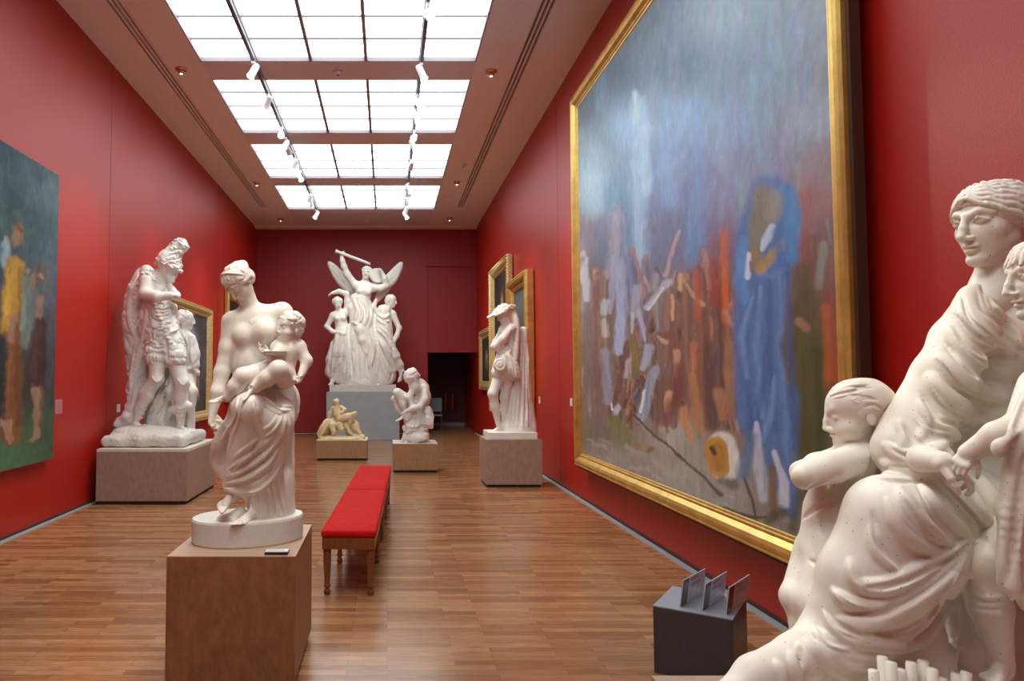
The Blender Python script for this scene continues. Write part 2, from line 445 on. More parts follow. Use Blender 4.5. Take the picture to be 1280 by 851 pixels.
# ------------------------------------------------------------------ marbles and figure helpers
M_marA = marble('cream white marble', (.80, .75, .68), .07)
M_marB = marble('cool white marble', (.78, .76, .72), .05)
M_marC = marble('warm plaster white', (.81, .78, .735), .10, scale=4)
M_marS = marble('spotted cream marble', (.80, .745, .665), .10, specks=34, scale=5)
M_marY = marble('yellowed marble', (.80, .66, .40), .25, scale=14)
M_base = marble('grey white stone base', (.66, .63, .59), .1, scale=12)
class Fig:
    """picture-scale authoring for one figure group standing at distance Y"""
    def __init__(s, Y, zmin=None): s.Y = Y; s.u = Y / F; s.zmin = zmin; s.k = 1.0
    def P(s, x, y, d=0): return at(x, y, s.Y + d)
    def c(s, f, a, b, ra, rb=None, k=4, **kw): f.cone(s.P(*a), s.P(*b), ra * s.u, (ra if rb is None else rb) * s.u, k * s.u, **kw)
    def ch(s, f, pts, rad, k=4, n=0, **kw): f.chain([s.P(*p) for p in pts], [r * s.u * s.k for r in rad] if hasattr(rad, '__len__') else rad * s.u * s.k, k * s.u, n, **kw)
    def e(s, f, p, r, k=4, **kw): f.ell(s.P(*p), np.array([r] * 3 if np.isscalar(r) else r) * s.u, k * s.u, **kw)
    def vol(s, x0, y0, x1, y1, d0, d1, h):
        q = np.array([s.P(x, y, d) for x in (x0, x1) for y in (y0, y1) for d in (d0, d1)])
        a, b = q.min(0), q.max(0); v = Vol((a[0], s.Y + d0, a[2]), (b[0], s.Y + d1, b[2]), h); v.zmin = s.zmin; return v
    def look(s, x, yaw, pitch=0, roll=0): return look(yaw - math.degrees(math.atan((x - CX) / F)), pitch, roll)   # yaw as seen from where one stands
    def st(s, f, pts, r, **kw): f.stroke(pts, r * s.u, k=kw.pop('k', 1.5) * s.u, **kw)
def hair_cap(f, c, M, H, amp=.022, fr=42, seed=0, face=True, low=0.0):
    def W(x, y, z): return c + M @ (np.array([x, y, z]) * H)
    f.ell(W(0, -.07, .17), np.array([.40, .46, .37]) * H, .03 * H, M)
    f.ell(W(0, -.24, -.08 - low), np.array([.30, .26, .26]) * H, .12 * H, M)
    f.disp(curls(amp * H, fr / H * .22, seed))
    if face:
        f.ell(W(0, .42, -.16), np.array([.30, .36, .38]) * H, .05 * H, M, True)
        f.ell(W(0, .16, -.30), np.array([.42, .26, .24]) * H, .05 * H, M, True)
    return W

# ------------------------------------------------------------------ the room
XL, XR, YB, YF, HT = -3.88, 2.63, 21.2, -4.6, 6.06
def wall_mat(name, col, rough=.5):
    m = mat(name, col, rough, var=.10, scale=60, bump=.25, bscale=260, spec=.5)
    return m
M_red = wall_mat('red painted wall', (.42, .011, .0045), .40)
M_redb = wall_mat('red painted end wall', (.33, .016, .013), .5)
M_ceil = mat('brown grey ceiling plaster', (.84, .79, .77), .8, var=.03, scale=20, bump=.05, bscale=200)
M_beam = mat('grey brown beam plaster', (.74, .70, .73), .8)
M_dark = mat('dark gap', (.03, .02, .02), .8)
M_trim = mat('grey metal floor trim', (.42, .42, .43), .4, metal=.3)
M_white = mat('white enamel', (.85, .85, .84), .35)
def floor_mat():
    m = bpy.data.materials.new('oak strip floor'); m.use_nodes = True; nt = m.node_tree; b = nt.nodes['Principled BSDF']; L = nt.links.new
    tc = nt.nodes.new('ShaderNodeTexCoord')
    br = nt.nodes.new('ShaderNodeTexBrick'); L(tc.outputs['Object'], br.inputs['Vector'])
    br.inputs['Scale'].default_value = 1; br.inputs['Brick Width'].default_value = .62; br.inputs['Row Height'].default_value = .068
    br.inputs['Mortar Size'].default_value = .0012; br.inputs['Mortar Smooth'].default_value = .1; br.inputs['Bias'].default_value = 0
    br.offset = .37; br.squash = 1.0
    br.inputs['Color1'].default_value = (.285, .12, .047, 1); br.inputs['Color2'].default_value = (.49, .25, .122, 1); br.inputs['Mortar'].default_value = (.15, .065, .03, 1)
    mp = nt.nodes.new('ShaderNodeMapping'); mp.inputs['Scale'].default_value = (3, 40, 1); L(tc.outputs['Object'], mp.inputs['Vector'])
    n = nt.nodes.new('ShaderNodeTexNoise'); n.inputs['Scale'].default_value = 2.2; n.inputs['Detail'].default_value = 8; L(mp.outputs['Vector'], n.inputs['Vector'])
    r = nt.nodes.new('ShaderNodeValToRGB'); L(n.outputs['Fac'], r.inputs['Fac'])
    r.color_ramp.elements[0].position = .3; r.color_ramp.elements[0].color = (.62, .56, .5, 1); r.color_ramp.elements[1].position = .75; r.color_ramp.elements[1].color = (1.15, 1.12, 1.1, 1)
    mx = nt.nodes.new('ShaderNodeMix'); mx.data_type = 'RGBA'; mx.blend_type = 'MULTIPLY'; mx.inputs[0].default_value = 1
    L(br.outputs['Color'], mx.inputs[6]); L(r.outputs['Color'], mx.inputs[7]); L(mx.outputs[2], b.inputs['Base Color'])
    b.inputs['Roughness'].default_value = .27; b.inputs['Specular IOR Level'].default_value = .55
    n3 = nt.nodes.new('ShaderNodeTexNoise'); n3.inputs['Scale'].default_value = 3.0; n3.inputs['Detail'].default_value = 5; L(mp.outputs['Vector'], n3.inputs['Vector'])
    rr = nt.nodes.new('ShaderNodeMapRange'); rr.inputs['To Min'].default_value = .13; rr.inputs['To Max'].default_value = .30; L(n3.outputs['Fac'], rr.inputs['Value']); L(rr.outputs['Result'], b.inputs['Roughness'])
    bp = nt.nodes.new('ShaderNodeBump'); bp.inputs['Strength'].default_value = .12; bp.inputs['Distance'].default_value = .004; L(br.outputs['Fac'], bp.inputs['Height']); bp.invert = True
    L(bp.outputs['Normal'], b.inputs['Normal'])
    return m
M_floor = floor_mat()
struct(box_obj('floor', (XL - .2, YF, -.1), (XR + .2, YB + 6, 0), M_floor))
struct(box_obj('wall_left', (XL - .2, YF, 0), (XL, YB, HT + .4), M_red))
struct(box_obj('wall_right', (XR, YF, 0), (XR + .2, YB + 6, HT + .4), M_red))
# end wall with the doorway and the shallow panel above it
DX0, DX1, DZ = 1.19, 2.57, 2.37
bm = bmesh.new()
box(bm, (XL, YB, 0), (DX0, YB + .3, HT + .4)); box(bm, (DX0, YB + .06, DZ), (DX1, YB + .3, 4.92)); box(bm, (DX0, YB, 4.92), (DX1, YB + .3, HT + .4)); box(bm, (DX1, YB, DZ), (XR, YB + .3, HT + .4))
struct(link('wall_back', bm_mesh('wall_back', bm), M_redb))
struct(box_obj('wall_front', (XL, YF - .2, 0), (XR, YF, HT + .4), M_red))
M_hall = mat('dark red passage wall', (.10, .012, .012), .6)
YH = YB + 3.4
bm = bmesh.new(); box(bm, (-.8, YH, 0), (XR, YH + .1, 3)); box(bm, (-.8, YB + .3, 0), (-.7, YH, 3)); box(bm, (-.8, YB + .3, 2.75), (XR, YH + .1, 2.85))
struct(link('wall_passage', bm_mesh('wall_passage', bm), M_hall))
struct(box_obj('baseboard_passage', (-.7, YH - .03, 0), (XR, YH, .10), mat('grey skirting', (.35, .33, .33), .5)))
# grey flush floor strips along the walls
for nm, lo, hi in (('trim_left', (XL, YF, 0), (XL + .07, YB, .012)), ('trim_right', (XR - .07, YF, 0), (XR, YB, .012)), ('trim_back', (XL, YB - .07, 0), (DX0, YB, .012))):
    struct(box_obj(nm, lo, hi, M_trim))
for nm, lo, hi in (('baseboard_left', (XL, YF, .012), (XL + .012, YB, .035)), ('baseboard_right', (XR - .012, YF, .012), (XR, YB, .035)), ('baseboard_back', (XL, YB - .012, .012), (DX0, YB, .035))):
    struct(box_obj(nm, lo, hi, M_dark))
# fine upright joints in the wall lining
M_seam = mat('wall joint', (.10, .008, .008), .7)
k = 0
for X, s_ in ((XL, 1), (XR, -1)):
    for y in (9.97, 16.4):
        if s_ < 0: y += 1.03
        k += 1
        a, b = sorted((X - s_ * .01, X + s_ * .0015))
        struct(box_obj('trim_%d' % (k + 3), (a, y - .004, .04), (b, y + .004, HT), M_seam))

# ceiling with openings
SX0, SX1 = -2.62, 1.25
BAYS = [(-1.37 + 2.97 * i, .99 + 2.97 * i) for i in range(0, 7)]
BAYS = [(10.5 + 2.97 * i, 12.86 + 2.97 * i) for i in range(-4, 3)]
bm = bmesh.new()
SLW = .2
for x0, x1 in ((XL, -3.32), (-3.32 + SLW, SX0), (SX1, 1.80), (1.80 + SLW, XR)):
    box(bm, (x0, YF, HT), (x1, YB, HT + .35))
for x0 in (-3.32, 1.80):                        # the slot stops short of the end wall
    box(bm, (x0, 18.55, HT), (x0 + SLW, YB, HT + .35)); box(bm, (x0, YF, HT + .08), (x0 + SLW, 18.55, HT + .35))
box(bm, (XL, YB - .35, HT - .035), (XR, YB, HT))
ceil = struct(link('ceiling', bm_mesh('ceiling', bm), M_ceil))
bm = bmesh.new()
ys = [YF] + [v for b_ in BAYS for v in b_] + [YB - .35]
for a, b in zip(ys[::2], ys[1::2]):
    box(bm, (SX0, a, HT), (SX1, b, HT + .35))
struct(link('ceiling_beams', bm_mesh('ceiling_beams', bm), M_beam))
M_pane = mat('glowing frosted glass', (.9, .9, .9), .4, emit=(.84, .98, 1.0), estr=4.3)
M_mull = mat('grey mullion', (.30, .25, .27), .6)
cw = (SX1 - SX0) / 5
for i, (y0, y1) in enumerate(BAYS):
    w = struct(bpy.data.objects.new('window_%d' % (i + 1), None)); COL.objects.link(w); w.location = (SX0, y0, HT)
    box_obj('pane', (SX0, y0, HT + .07), (SX1, y1, HT + .09), M_pane, w)
    bm = bmesh.new()
    for c in range(1, 5):
        hw = .032 if c in (1, 4) else .022
        box(bm, (SX0 + c * cw - hw, y0, HT + .01), (SX0 + c * cw + hw, y1, HT + .068))
    for r in range(1, 4):
        box(bm, (SX0, y0 + r * .59 - .014, HT + .045), (SX1, y0 + r * .59 + .014, HT + .068))
    for lo, hi in (((SX0, y0), (SX0 + .02, y1)), ((SX1 - .02, y0), (SX1, y1)), ((SX0, y0), (SX1, y0 + .02)), ((SX0, y1 - .02), (SX1, y1))):
        box(bm, lo + (HT + .005,), hi + (HT + .068,))
    link('window_frame', bm_mesh('window_frame', bm), M_mull, w)
# air slots beside the skylights
M_slot = mat('ceiling slot profile', (.22, .15, .13), .6)
for x0, side in ((-3.32, 'left'), (1.80, 'right')):
    t = thing('slot_diffuser', 'long narrow air slot in the ceiling along the %s wall' % side, 'air vent', (x0, 0, HT))
    bm = bmesh.new()
    for j in range(4):
        box(bm, (x0 + .002 + j * .058, YF, HT - .004), (x0 + .022 + j * .058, 18.548, HT + .04))
    link('blade', bm_mesh('blade', bm), M_ceil, t)
    box_obj('duct', (x0 + .002, YF, HT + .041), (x0 + SLW - .002, 18.548, HT + .078), M_slot, t)
# track lights
M_track = mat('dark grey track', (.13, .11, .13), .5)
M_lampglow = mat('lit lamp lens', (1, .95, .88), .3, emit=(1, .93, .82), estr=9)
TX = {'left': SX0 + cw, 'right': SX0 + 4 * cw}
for s_, x in TX.items():
    tag(box_obj('track_rail', (x - .025, -3.0, HT - .062), (x + .025, 18.8, HT - .001), M_track), 'long dark light track under the %s side of the skylights' % s_, 'light track')
def spot_fixture(x, y, aim, label, first=[None]):
    t = thing('track_spotlight', label, 'spotlight', (x, y, HT - .062), 'small white spotlights on the two ceiling tracks')
    box_obj('adapter', (x - .022, y - .06, HT - .10), (x + .022, y + .06, HT - .0625), M_white, t)
    p = Vector((x, y, HT - .19)); d = (Vector(aim) - p).normalized()
    bm = bmesh.new(); tube(bm, [(x, y, HT - .10), p], .014, 8)
    link('stem', bm_mesh('stem', bm), M_white, t)
    bm = bmesh.new(); tube(bm, [p - d * .11, p - d * .085, p + d * .06, p + d * .10], [.036, .048, .05, .062], 16)
    hd = link('lamp_head', bm_mesh('lamp_head', bm, False), M_white, t)
    bm = bmesh.new(); tube(bm, [p + d * .1002, p + d * .106], [.052, .05], 16)
    link('lens', bm_mesh('lens', bm), M_lampglow, hd)
    return t, p + d * .13, d
def spot(x, y, aim, label, power, angle=38, col=(1, .90, .74), blend=1.0):
    t, p, d = spot_fixture(x, y, aim, label)
    if power:
        ld = bpy.data.lights.new('spot_beam', 'SPOT'); ld.energy = power * (1.15 if angle > 50 else 1.15); ld.spot_size = math.radians(angle); ld.spot_blend = blend; ld.color = col; ld.shadow_soft_size = .06
        o = bpy.data.objects.new('spot_beam', ld); COL.objects.link(o); o.parent = t; o.location = p - t.location
        o.rotation_euler = d.to_track_quat('-Z', 'Y').to_euler()
Lx, Rx = TX['left'], TX['right']
ordn = ['nearest', 'second', 'third', 'fourth', 'fifth', 'sixth', 'seventh', 'eighth', 'ninth', 'tenth', 'eleventh', 'twelfth']
W_ = 1.0
left_spots = [(9.75, (-3.88, 8.6, 1.4), 260, 60), (10.9, (-3.88, 12.6, 1.6), 260, 55), (12.35, (-.9, 4.4, 1.3), 240, 20), (12.9, (-3.2, 10.0, 1.8), 170, 28), (13.2, (-.65, 19.3, 3.3), 200, 26),
              (14.1, (-3.88, 15.3, 1.5), 220, 60), (14.55, (-.9, 14.6, .9), 60, 16), (15.0, (.5, 12.8, 1.0), 60, 18), (16.9, (-3.88, 18.3, 1.6), 200, 60), (17.3, (-1.2, 19.4, 3), 0, 20), (18.6, (-3.88, 16.5, 1.5), 0, 30)]
right_spots = [(8.2, (2.2, 2.3, 1.5), 330, 24), (9.8, (2.63, 10.5, 1.3), 240, 60), (10.9, (2.63, 8.0, 1.2), 180, 60), (11.5, (1.9, 11.2, 1.6), 120, 26), (12.5, (-.9, 4.4, 1.4), 200, 16), (12.95, (2.63, 13.2, 1.4), 220, 60),
               (14.2, (-.65, 19.3, 3.4), 180, 26), (15.95, (2.63, 16.2, 1.6), 220, 60), (16.3, (1.9, 20.5, 1.5), 0, 24), (17.2, (2.63, 19.2, 1.5), 200, 55), (18.1, (-.6, 19.3, 3.2), 0, 26), (18.65, (2.63, 17, 1.6), 0, 30)]
for nm, x, lst in (('left', Lx, left_spots), ('right', Rx, right_spots)):
    for i, (y, aim, pw, an) in enumerate(lst):
        spot(x, y, aim, '%s white spotlight on the %s ceiling track' % (ordn[i], nm), pw, an)
for x, y, aim, pw, an, lb in ((Rx, 2.6, (1.45, 2.1, 1.3), 150, 34, 'unseen white spotlight added on the right track to light the seated mother statue'), (Lx, 1.2, (1.45, 2.2, 1.5), 170, 26, 'unseen white spotlight added on the left track to light the seated mother statue'),
                              (Rx, 3.2, (-.80, 4.28, 1.4), 300, 26, 'unseen white spotlight on the right track, just in front of the front pedestal'), (Lx, 1.9, (-.85, 4.28, 1.6), 150, 28, 'unseen white spotlight added on the left track to light the nursing woman')):
    spot(x, y, aim, lb, pw, an)  # unseen spots, added out of view to brighten the two near statues
# small copper downlights and sensors in the ceiling
M_cop = mat('copper eyeball', (.75, .42, .27), .25, metal=.9)
dl = [(-2.95, 10.11, 'copper downlight in the ceiling, nearest on the left'), (-2.96, 16.15, 'copper downlight in the ceiling, second on the left'), (-2.97, 19.87, 'copper downlight at the far left ceiling corner'),
      (1.50, 10.19, 'copper downlight in the ceiling, nearest on the right'), (1.575, 16.08, 'copper downlight in the ceiling, second on the right'), (1.73, 19.8, 'copper downlight at the far right ceiling corner')]
M_bulb = mat('warm lit bulb', (1, .8, .6), .3, emit=(1, .72, .45), estr=6)
for x, y, lb in dl:
    t = thing('downlight', lb, 'ceiling lamp', (x, y, HT), 'copper downlights')
    bm = bmesh.new(); lathe(bm, [(.09, HT - .003), (.085, HT - .02), (.06, HT - .03), (.05, HT - .03)][::-1], x, y, 20); link('ring', bm_mesh('ring', bm, True), M_cop, t)
    bm = bmesh.new(); lathe(bm, [(.02, HT - .075), (.045, HT - .06), (.048, HT - .032)], x, y, 16); link('bulb', bm_mesh('bulb', bm, True), M_cop, t)
    bm = bmesh.new(); lathe(bm, [(.012, HT - .083), (.022, HT - .0755)], x, y, 12); link('lens', bm_mesh('lens', bm, True), M_bulb, t)
for x, y, lb in ((-.71, 10.2, 'round smoke detector on the nearest visible ceiling beam'), (-.68, 16.15, 'round smoke detector on the far ceiling beam'), (1.58, 14.74, 'round smoke detector in the ceiling right of the skylights'), (-.6, 20.2, 'round smoke detector on the ceiling by the end wall')):
    t = thing('smoke_detector', lb, 'smoke detector', (x, y, HT), 'ceiling smoke detectors')
    bm = bmesh.new(); lathe(bm, [(.02, HT - .055), (.05, HT - .05), (.068, HT - .02), (.07, HT - .001)], x, y, 20); link('housing', bm_mesh('housing', bm, True), M_beam, t)
    bm = bmesh.new(); lathe(bm, [(.012, HT - .064), (.018, HT - .0555)], x, y, 10); link('sensor', bm_mesh('sensor', bm, True), M_dark, t)

# passage beyond the doorway: chair, extinguishers, small lamps
t = thing('office_chair', 'grey chair standing in the dark passage beyond the doorway', 'chair', (1.42, 22.6, 0))
M_cg = mat('grey plastic', (.33, .38, .42), .5)
cx_, cy_ = 1.50, 22.7
box_obj('seat', (cx_ - .23, cy_ - .22, .43), (cx_ + .23, cy_ + .22, .47), M_cg, t, .012)
box_obj('backrest', (cx_ - .23, cy_ + .19, .55), (cx_ + .23, cy_ + .22, .98), M_cg, t, .012)
for sx in (-1, 1):
    for sy in (-1, 1):
        bm = bmesh.new(); top = (cx_ + sx * .2, cy_ + sy * .2, .431 if sy < 0 else .9); tube(bm, [(cx_ + sx * .22, cy_ + sy * .22, 0), (cx_ + sx * .2, cy_ + sy * .2, .43), top] if sy > 0 else [(cx_ + sx * .22, cy_ + sy * .22, 0), top], .012, 8)
        link('leg', bm_mesh('leg', bm), mat('chrome leg', (.5, .5, .5), .3, metal=1) if 'chrome leg' not in bpy.data.materials else bpy.data.materials['chrome leg'], t)
M_ext = mat('fire extinguisher red', (.35, .02, .02), .35)
for x, lb in ((1.98, 'slim fire extinguisher on the passage wall, left of two'), (2.22, 'stout fire extinguisher on the passage wall, right of two')):
    t = thing('fire_extinguisher', lb, 'fire extinguisher', (x, YH - .1, .55), 'fire extinguishers in the passage')
    r = .055 if x < 2 else .085
    bm = bmesh.new(); lathe(bm, [(r * .6, .5), (r, .53), (r, .92), (r * .6, 1.0), (r * .3, 1.02)], x, YH - .1, 16); link('tank', bm_mesh('tank', bm, True), M_ext, t)
    bm = bmesh.new(); box(bm, (x - .02, YH - .13, 1.021), (x + .02, YH - .07, 1.06)); box(bm, (x - .015, YH - .2, 1.06), (x + .015, YH - .07, 1.075)); link('valve', bm_mesh('valve', bm), mat('valve grey %.1f' % x, (.5, .5, .5), .4), t)
    bm = bmesh.new(); tube(bm, curve([(x + .02, YH - .1, 1.04), (x + .09, YH - .11, .98), (x + r + .03, YH - .11, .8), (x + r + .02, YH - .11, .62)], 4), .012, 6); link('hose', bm_mesh('hose', bm), M_dark, t)
for x, y, lb in ((1.75, 22.0, 'small lit lamp in the passage ceiling, left one'), (2.3, 22.0, 'small lit lamp in the passage ceiling, right one')):
    t = thing('passage_lamp', lb, 'ceiling lamp', (x, y, 2.75), 'lamps in the passage')
    bm = bmesh.new(); lathe(bm, [(.05, 2.69), (.06, 2.70), (.06, 2.749)], x, y, 16); link('housing', bm_mesh('housing', bm), M_white, t)
    bm = bmesh.new(); lathe(bm, [(.04, 2.682), (.045, 2.689)], x, y, 16); link('lens', bm_mesh('lens', bm), M_lampglow, t)
# thin grey barrier post by the doorway
# wall labels
M_lab = mat('white label card', (.75, .73, .72), .5); M_labr = mat('pinkish label card', (.50, .16, .17), .5); M_ink = mat('grey print', (.25, .22, .22), .6)
def wall_label(X, y, z, w, h, m, lb, s_):
    t = thing('wall_label', lb, 'label', (X, y, z))
    a, b = sorted((X, X + s_ * .008))
    box_obj('card', (a, y - w / 2, z - h / 2), (b, y + w / 2, z + h / 2), m, t)
    bm = bmesh.new()
    for j in range(4):
        a, b = sorted((X + s_ * .0081, X + s_ * .009)); zz = z + h * (.3 - .18 * j)
        box(bm, (a, y - w * .36, zz - h * .02), (b, y + w * (.36 - .08 * j), zz + h * .02))
    link('print', bm_mesh('print', bm), M_ink, t)
wall_label(XL, 8.52, 1.30, .19, .17, M_labr, 'pinkish label on the left wall beside the large frameless painting', 1)
wall_label(XL, 10.42, 1.2, .12, .11, M_lab, 'small white label on the left wall behind the helmeted warrior statue', 1)
wall_label(XR, 10.3, 1.29, .10, .11, M_lab, 'small white label at the far edge of the huge gilt framed painting', -1)
wall_label(XR, 12.45, 1.25, .10, .11, M_lab, 'small white label on the right wall beside the shepherd statue', -1)

SC.view_settings.view_transform = 'Standard'; SC.view_settings.look = 'None'; SC.view_settings.gamma = 1; SC.view_settings.exposure = 0.18; SC.view_settings.use_curve_mapping = False
wd = bpy.data.worlds.new('world'); SC.world = wd; wd.use_nodes = True; wd.node_tree.nodes['Background'].inputs[0].default_value = (.8, .85, 1, 1); wd.node_tree.nodes['Background'].inputs[1].default_value = .15
# ------------------------------------------------------------------ pedestals, benches, stand
M_ped = mat('brown oak veneer', (.30, .13, .055), .45, var=.30, scale=9, stretch=(3, 3, 1.2), bump=.05, bscale=60)
M_pedtop = mat('pale plinth top', (.72, .66, .60), .4)
M_pedl = mat('light oak veneer', (.40, .215, .105), .45, var=.2, scale=9, stretch=(3, 3, 1.2))
M_pedg = mat('greyish oak veneer', (.37, .25, .185), .5, var=.2, scale=9, stretch=(3, 3, 1.2))
M_grey = mat('grey painted plinth', (.36, .39, .42), .6, var=.08, scale=5)
M_nearblack = mat('dark recessed foot', (.035, .025, .022), .8)  # even near-black colour for the recessed feet and the picture brackets
def pedestal(x0, x1, y0, y1, z, m, mt, lb, toe=.045, slab=.0):
    t = thing('pedestal', lb, 'pedestal', ((x0 + x1) / 2, (y0 + y1) / 2, 0))
    box_obj('recessed_foot', (x0 + .025, y0 + .025, 0), (x1 - .025, y1 - .025, toe), M_nearblack, t)
    box_obj('body', (x0, y0, toe), (x1, y1, z - (slab or .004)), m, t, .002)
    box_obj('top', (x0, y0, z - (slab or .004)), (x1, y1, z), mt, t)
    return t
pedestal(-1.17, -.486, 3.87, 4.70, .70, M_ped, mat('brown top', (.42, .28, .2), .3), 'brown wooden box pedestal in front, under the seated nursing woman')
pedestal(-3.77, -2.59, 9.4, 10.95, .715, M_pedg, M_pedtop, 'wide wooden pedestal with pale top slab under the helmeted warrior', slab=.035)
pedestal(-1.40, -.40, 14.3, 15.1, .40, M_pedl, M_pedtop, 'low wooden pedestal under the small cream statuette')
pedestal(.097, .875, 12.5, 13.25, .50, M_pedl, M_pedtop, 'light wooden pedestal under the crouching figure')
pedestal(1.48, 2.32, 10.84, 11.62, .71, M_pedg, M_pedg, 'grey brown wooden pedestal under the shepherd by the right wall')
pedestal(-1.60, .32, 19.0, 20.6, 1.25, M_grey, M_grey, 'big pale grey block pedestal under the winged group', toe=.004)
pedestal(.965, 2.50, .55, 2.69, .56, M_pedg, M_pedg, 'wide low wooden pedestal under the seated mother with two boys')

# benches
M_velvet = mat('red velvet', (.55, .006, .005), .8, spec=.15, var=.25, scale=25, bump=.2, bscale=300)
M_velvet.node_tree.nodes['Principled BSDF'].inputs['Sheen Weight'].default_value = .04
M_velvet.node_tree.nodes['Principled BSDF'].inputs['Sheen Tint'].default_value = (1, .25, .2, 1)
M_oak = mat('varnished oak', (.24, .075, .022), .3, var=.35, scale=14, stretch=(4, 4, 1))
def bench(y0, y1, lb):
    sl = .14 / 4.0; xc = lambda y: -.293 + sl * (y - 5.5)
    ang = -math.atan(sl); piv = Vector((xc((y0 + y1) / 2), (y0 + y1) / 2, 0)); w = .205
    t = thing('bench', lb, 'bench', tuple(piv), 'two matching red velvet benches')
    X0, X1 = piv.x - w, piv.x + w
    bm = bmesh.new(); box(bm, (X0 - .005, y0, .435), (X1 + .005, y1, .492), 0, None, .018)
    bmesh.ops.subdivide_edges(bm, edges=[e for e in bm.edges if e.calc_length() > .1], cuts=6, use_grid_fill=True)
    for v in bm.verts:
        if v.co.z > .487: v.co.z += .012 * max(0, (1 - ((v.co.x - piv.x) / w) ** 2)) * max(0, 1 - ((v.co.y - piv.y) / ((y1 - y0) / 2)) ** 4)
    bmesh.ops.rotate(bm, verts=bm.verts, cent=piv, matrix=Matrix.Rotation(ang, 3, 'Z'))
    link('cushion', bm_mesh('cushion', bm, True), M_velvet, t)
    bm = bmesh.new()
    for lo, hi in (((X0 + .005, y0 + .005, .35), (X1 - .005, y0 + .03, .434)), ((X0 + .005, y1 - .03, .35), (X1 - .005, y1 - .005, .434)), ((X0 + .005, y0 + .03, .35), (X0 + .03, y1 - .03, .434)), ((X1 - .03, y0 + .03, .35), (X1 - .005, y1 - .03, .434))):
        box(bm, lo, hi, ang, piv)
    link('apron', bm_mesh('apron', bm), M_oak, t)
    R = Matrix.Rotation(ang, 3, 'Z')
    prof = [(.012, 0), (.022, .006), (.028, .022), (.024, .038), (.014, .046), (.016, .054), (.028, .062), (.03, .070), (.024, .078), (.02, .09), (.029, .235), (.032, .26), (.024, .268), (.033, .278), (.033, .288), (.025, .296), (.031, .306), (.031, .35)]
    for y in (y0 + .05, (y0 + y1) / 2, y1 - .05):
        for x in (X0 + .04, X1 - .04):
            p = R @ (Vector((x, y, 0)) - piv) + piv
            bm = bmesh.new(); lathe(bm, prof, p.x, p.y, 18); link('leg', bm_mesh('leg', bm, True), M_oak, t)
            bm = bmesh.new(); box(bm, (p.x - .031, p.y - .031, .3502), (p.x + .031, p.y + .031, .4335), ang, p)
            # square block joining leg and apron
            link('leg_block', bm_mesh('leg_block', bm), M_oak, t)
bench(5.5, 7.48, 'nearer red velvet bench with turned wooden legs')
bench(7.5, 9.5, 'farther red velvet bench with turned wooden legs')

# dark box with three information cards
ang = math.radians(-34.5); ux = np.array([math.cos(ang), math.sin(ang)]); uy = np.array([-ux[1], ux[0]])
wS, dS, hS = .41, .46, .368
Cc = np.array([1.831, 3.884]) - ux * wS / 2 + uy * dS / 2
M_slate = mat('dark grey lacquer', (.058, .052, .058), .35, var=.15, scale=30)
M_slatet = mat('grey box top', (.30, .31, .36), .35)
t = thing('display_box', 'dark grey box on the floor in front of the huge painting, holding cards', 'box', (Cc[0], Cc[1], 0))
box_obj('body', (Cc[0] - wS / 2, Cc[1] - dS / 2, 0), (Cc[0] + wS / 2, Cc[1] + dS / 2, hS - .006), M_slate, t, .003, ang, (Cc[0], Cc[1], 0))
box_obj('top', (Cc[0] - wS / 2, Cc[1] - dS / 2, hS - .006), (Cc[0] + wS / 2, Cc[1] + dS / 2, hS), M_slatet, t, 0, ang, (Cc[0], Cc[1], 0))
M_card = mat('pale lilac sheet', (.50, .48, .56), .25, var=.2, scale=30, spec=.7); M_photo = mat('dark photo strip', (.04, .036, .05), .2, var=.5, scale=25, col2=(.10, .08, .08)); M_cprint = mat('card print', (.16, .14, .22), .5)
nmz = ['left', 'middle', 'right']
for i in range(3):
    b0 = np.array([(1.632, 4.09), (1.725, 4.02), (1.824, 3.955)][i]); cy = nrm((.68, .73)); cx = np.array([cy[1], -cy[0]])   # near lower corner
    t = thing('information_card', '%s of three upright information cards on the dark box' % nmz[i], 'card', (b0[0], b0[1], hS), 'information cards on the dark box')
    def quad(name, s0, s1, z0, z1, m, off=0, th=.006, par=t):
        bm = bmesh.new(); vs = []
        lean = .03
        for s, z in ((s0, z0), (s1, z0), (s1, z1), (s0, z1)):
            q = b0 + cy * s + cx * (lean * z / .23 + off)
            vs.append((q[0], q[1], hS + z)); 
        V = [bm.verts.new(v) for v in vs] + [bm.verts.new((v[0] + cx[0] * th, v[1] + cx[1] * th, v[2])) for v in vs]
        for f in ((3, 2, 1, 0), (4, 5, 6, 7), (0, 1, 5, 4), (1, 2, 6, 5), (2, 3, 7, 6), (3, 0, 4, 7)): bm.faces.new([V[j] for j in f])
        bmesh.ops.recalc_face_normals(bm, faces=bm.faces); return link(name, bm_mesh(name, bm), m, par)
    s = quad('sheet', .0, .35, .0005, .15, M_card)
    quad('photo_strip', .0, .085, .002, .149, M_photo, .0064, .001)
    quad('print', .12, .24, .125, .135, M_cprint, .0064, .001); quad('print', .12, .27, .10, .105, M_cprint, .0064, .001); quad('print', .12, .27, .088, .093, M_cprint, .0064, .001)
# small caption stand on the front pedestal
t = thing('caption_plate', 'small black and white caption plate on the front pedestal edge', 'label', (-.56, 3.93, .70))
box_obj('base', (-.655, 3.895, .70), (-.53, 3.965, .715), mat('black plate', (.015, .015, .02), .3), t, .002)
box_obj('card', (-.652, 3.898, .7151), (-.533, 3.962, .718), M_lab, t)
bm = bmesh.new()
for j in range(3): box(bm, (-.64, 3.945 - .016 * j, .7181), (-.56 + .01 * j, 3.949 - .016 * j, .7185))
link('print', bm_mesh('print', bm), M_ink, t)
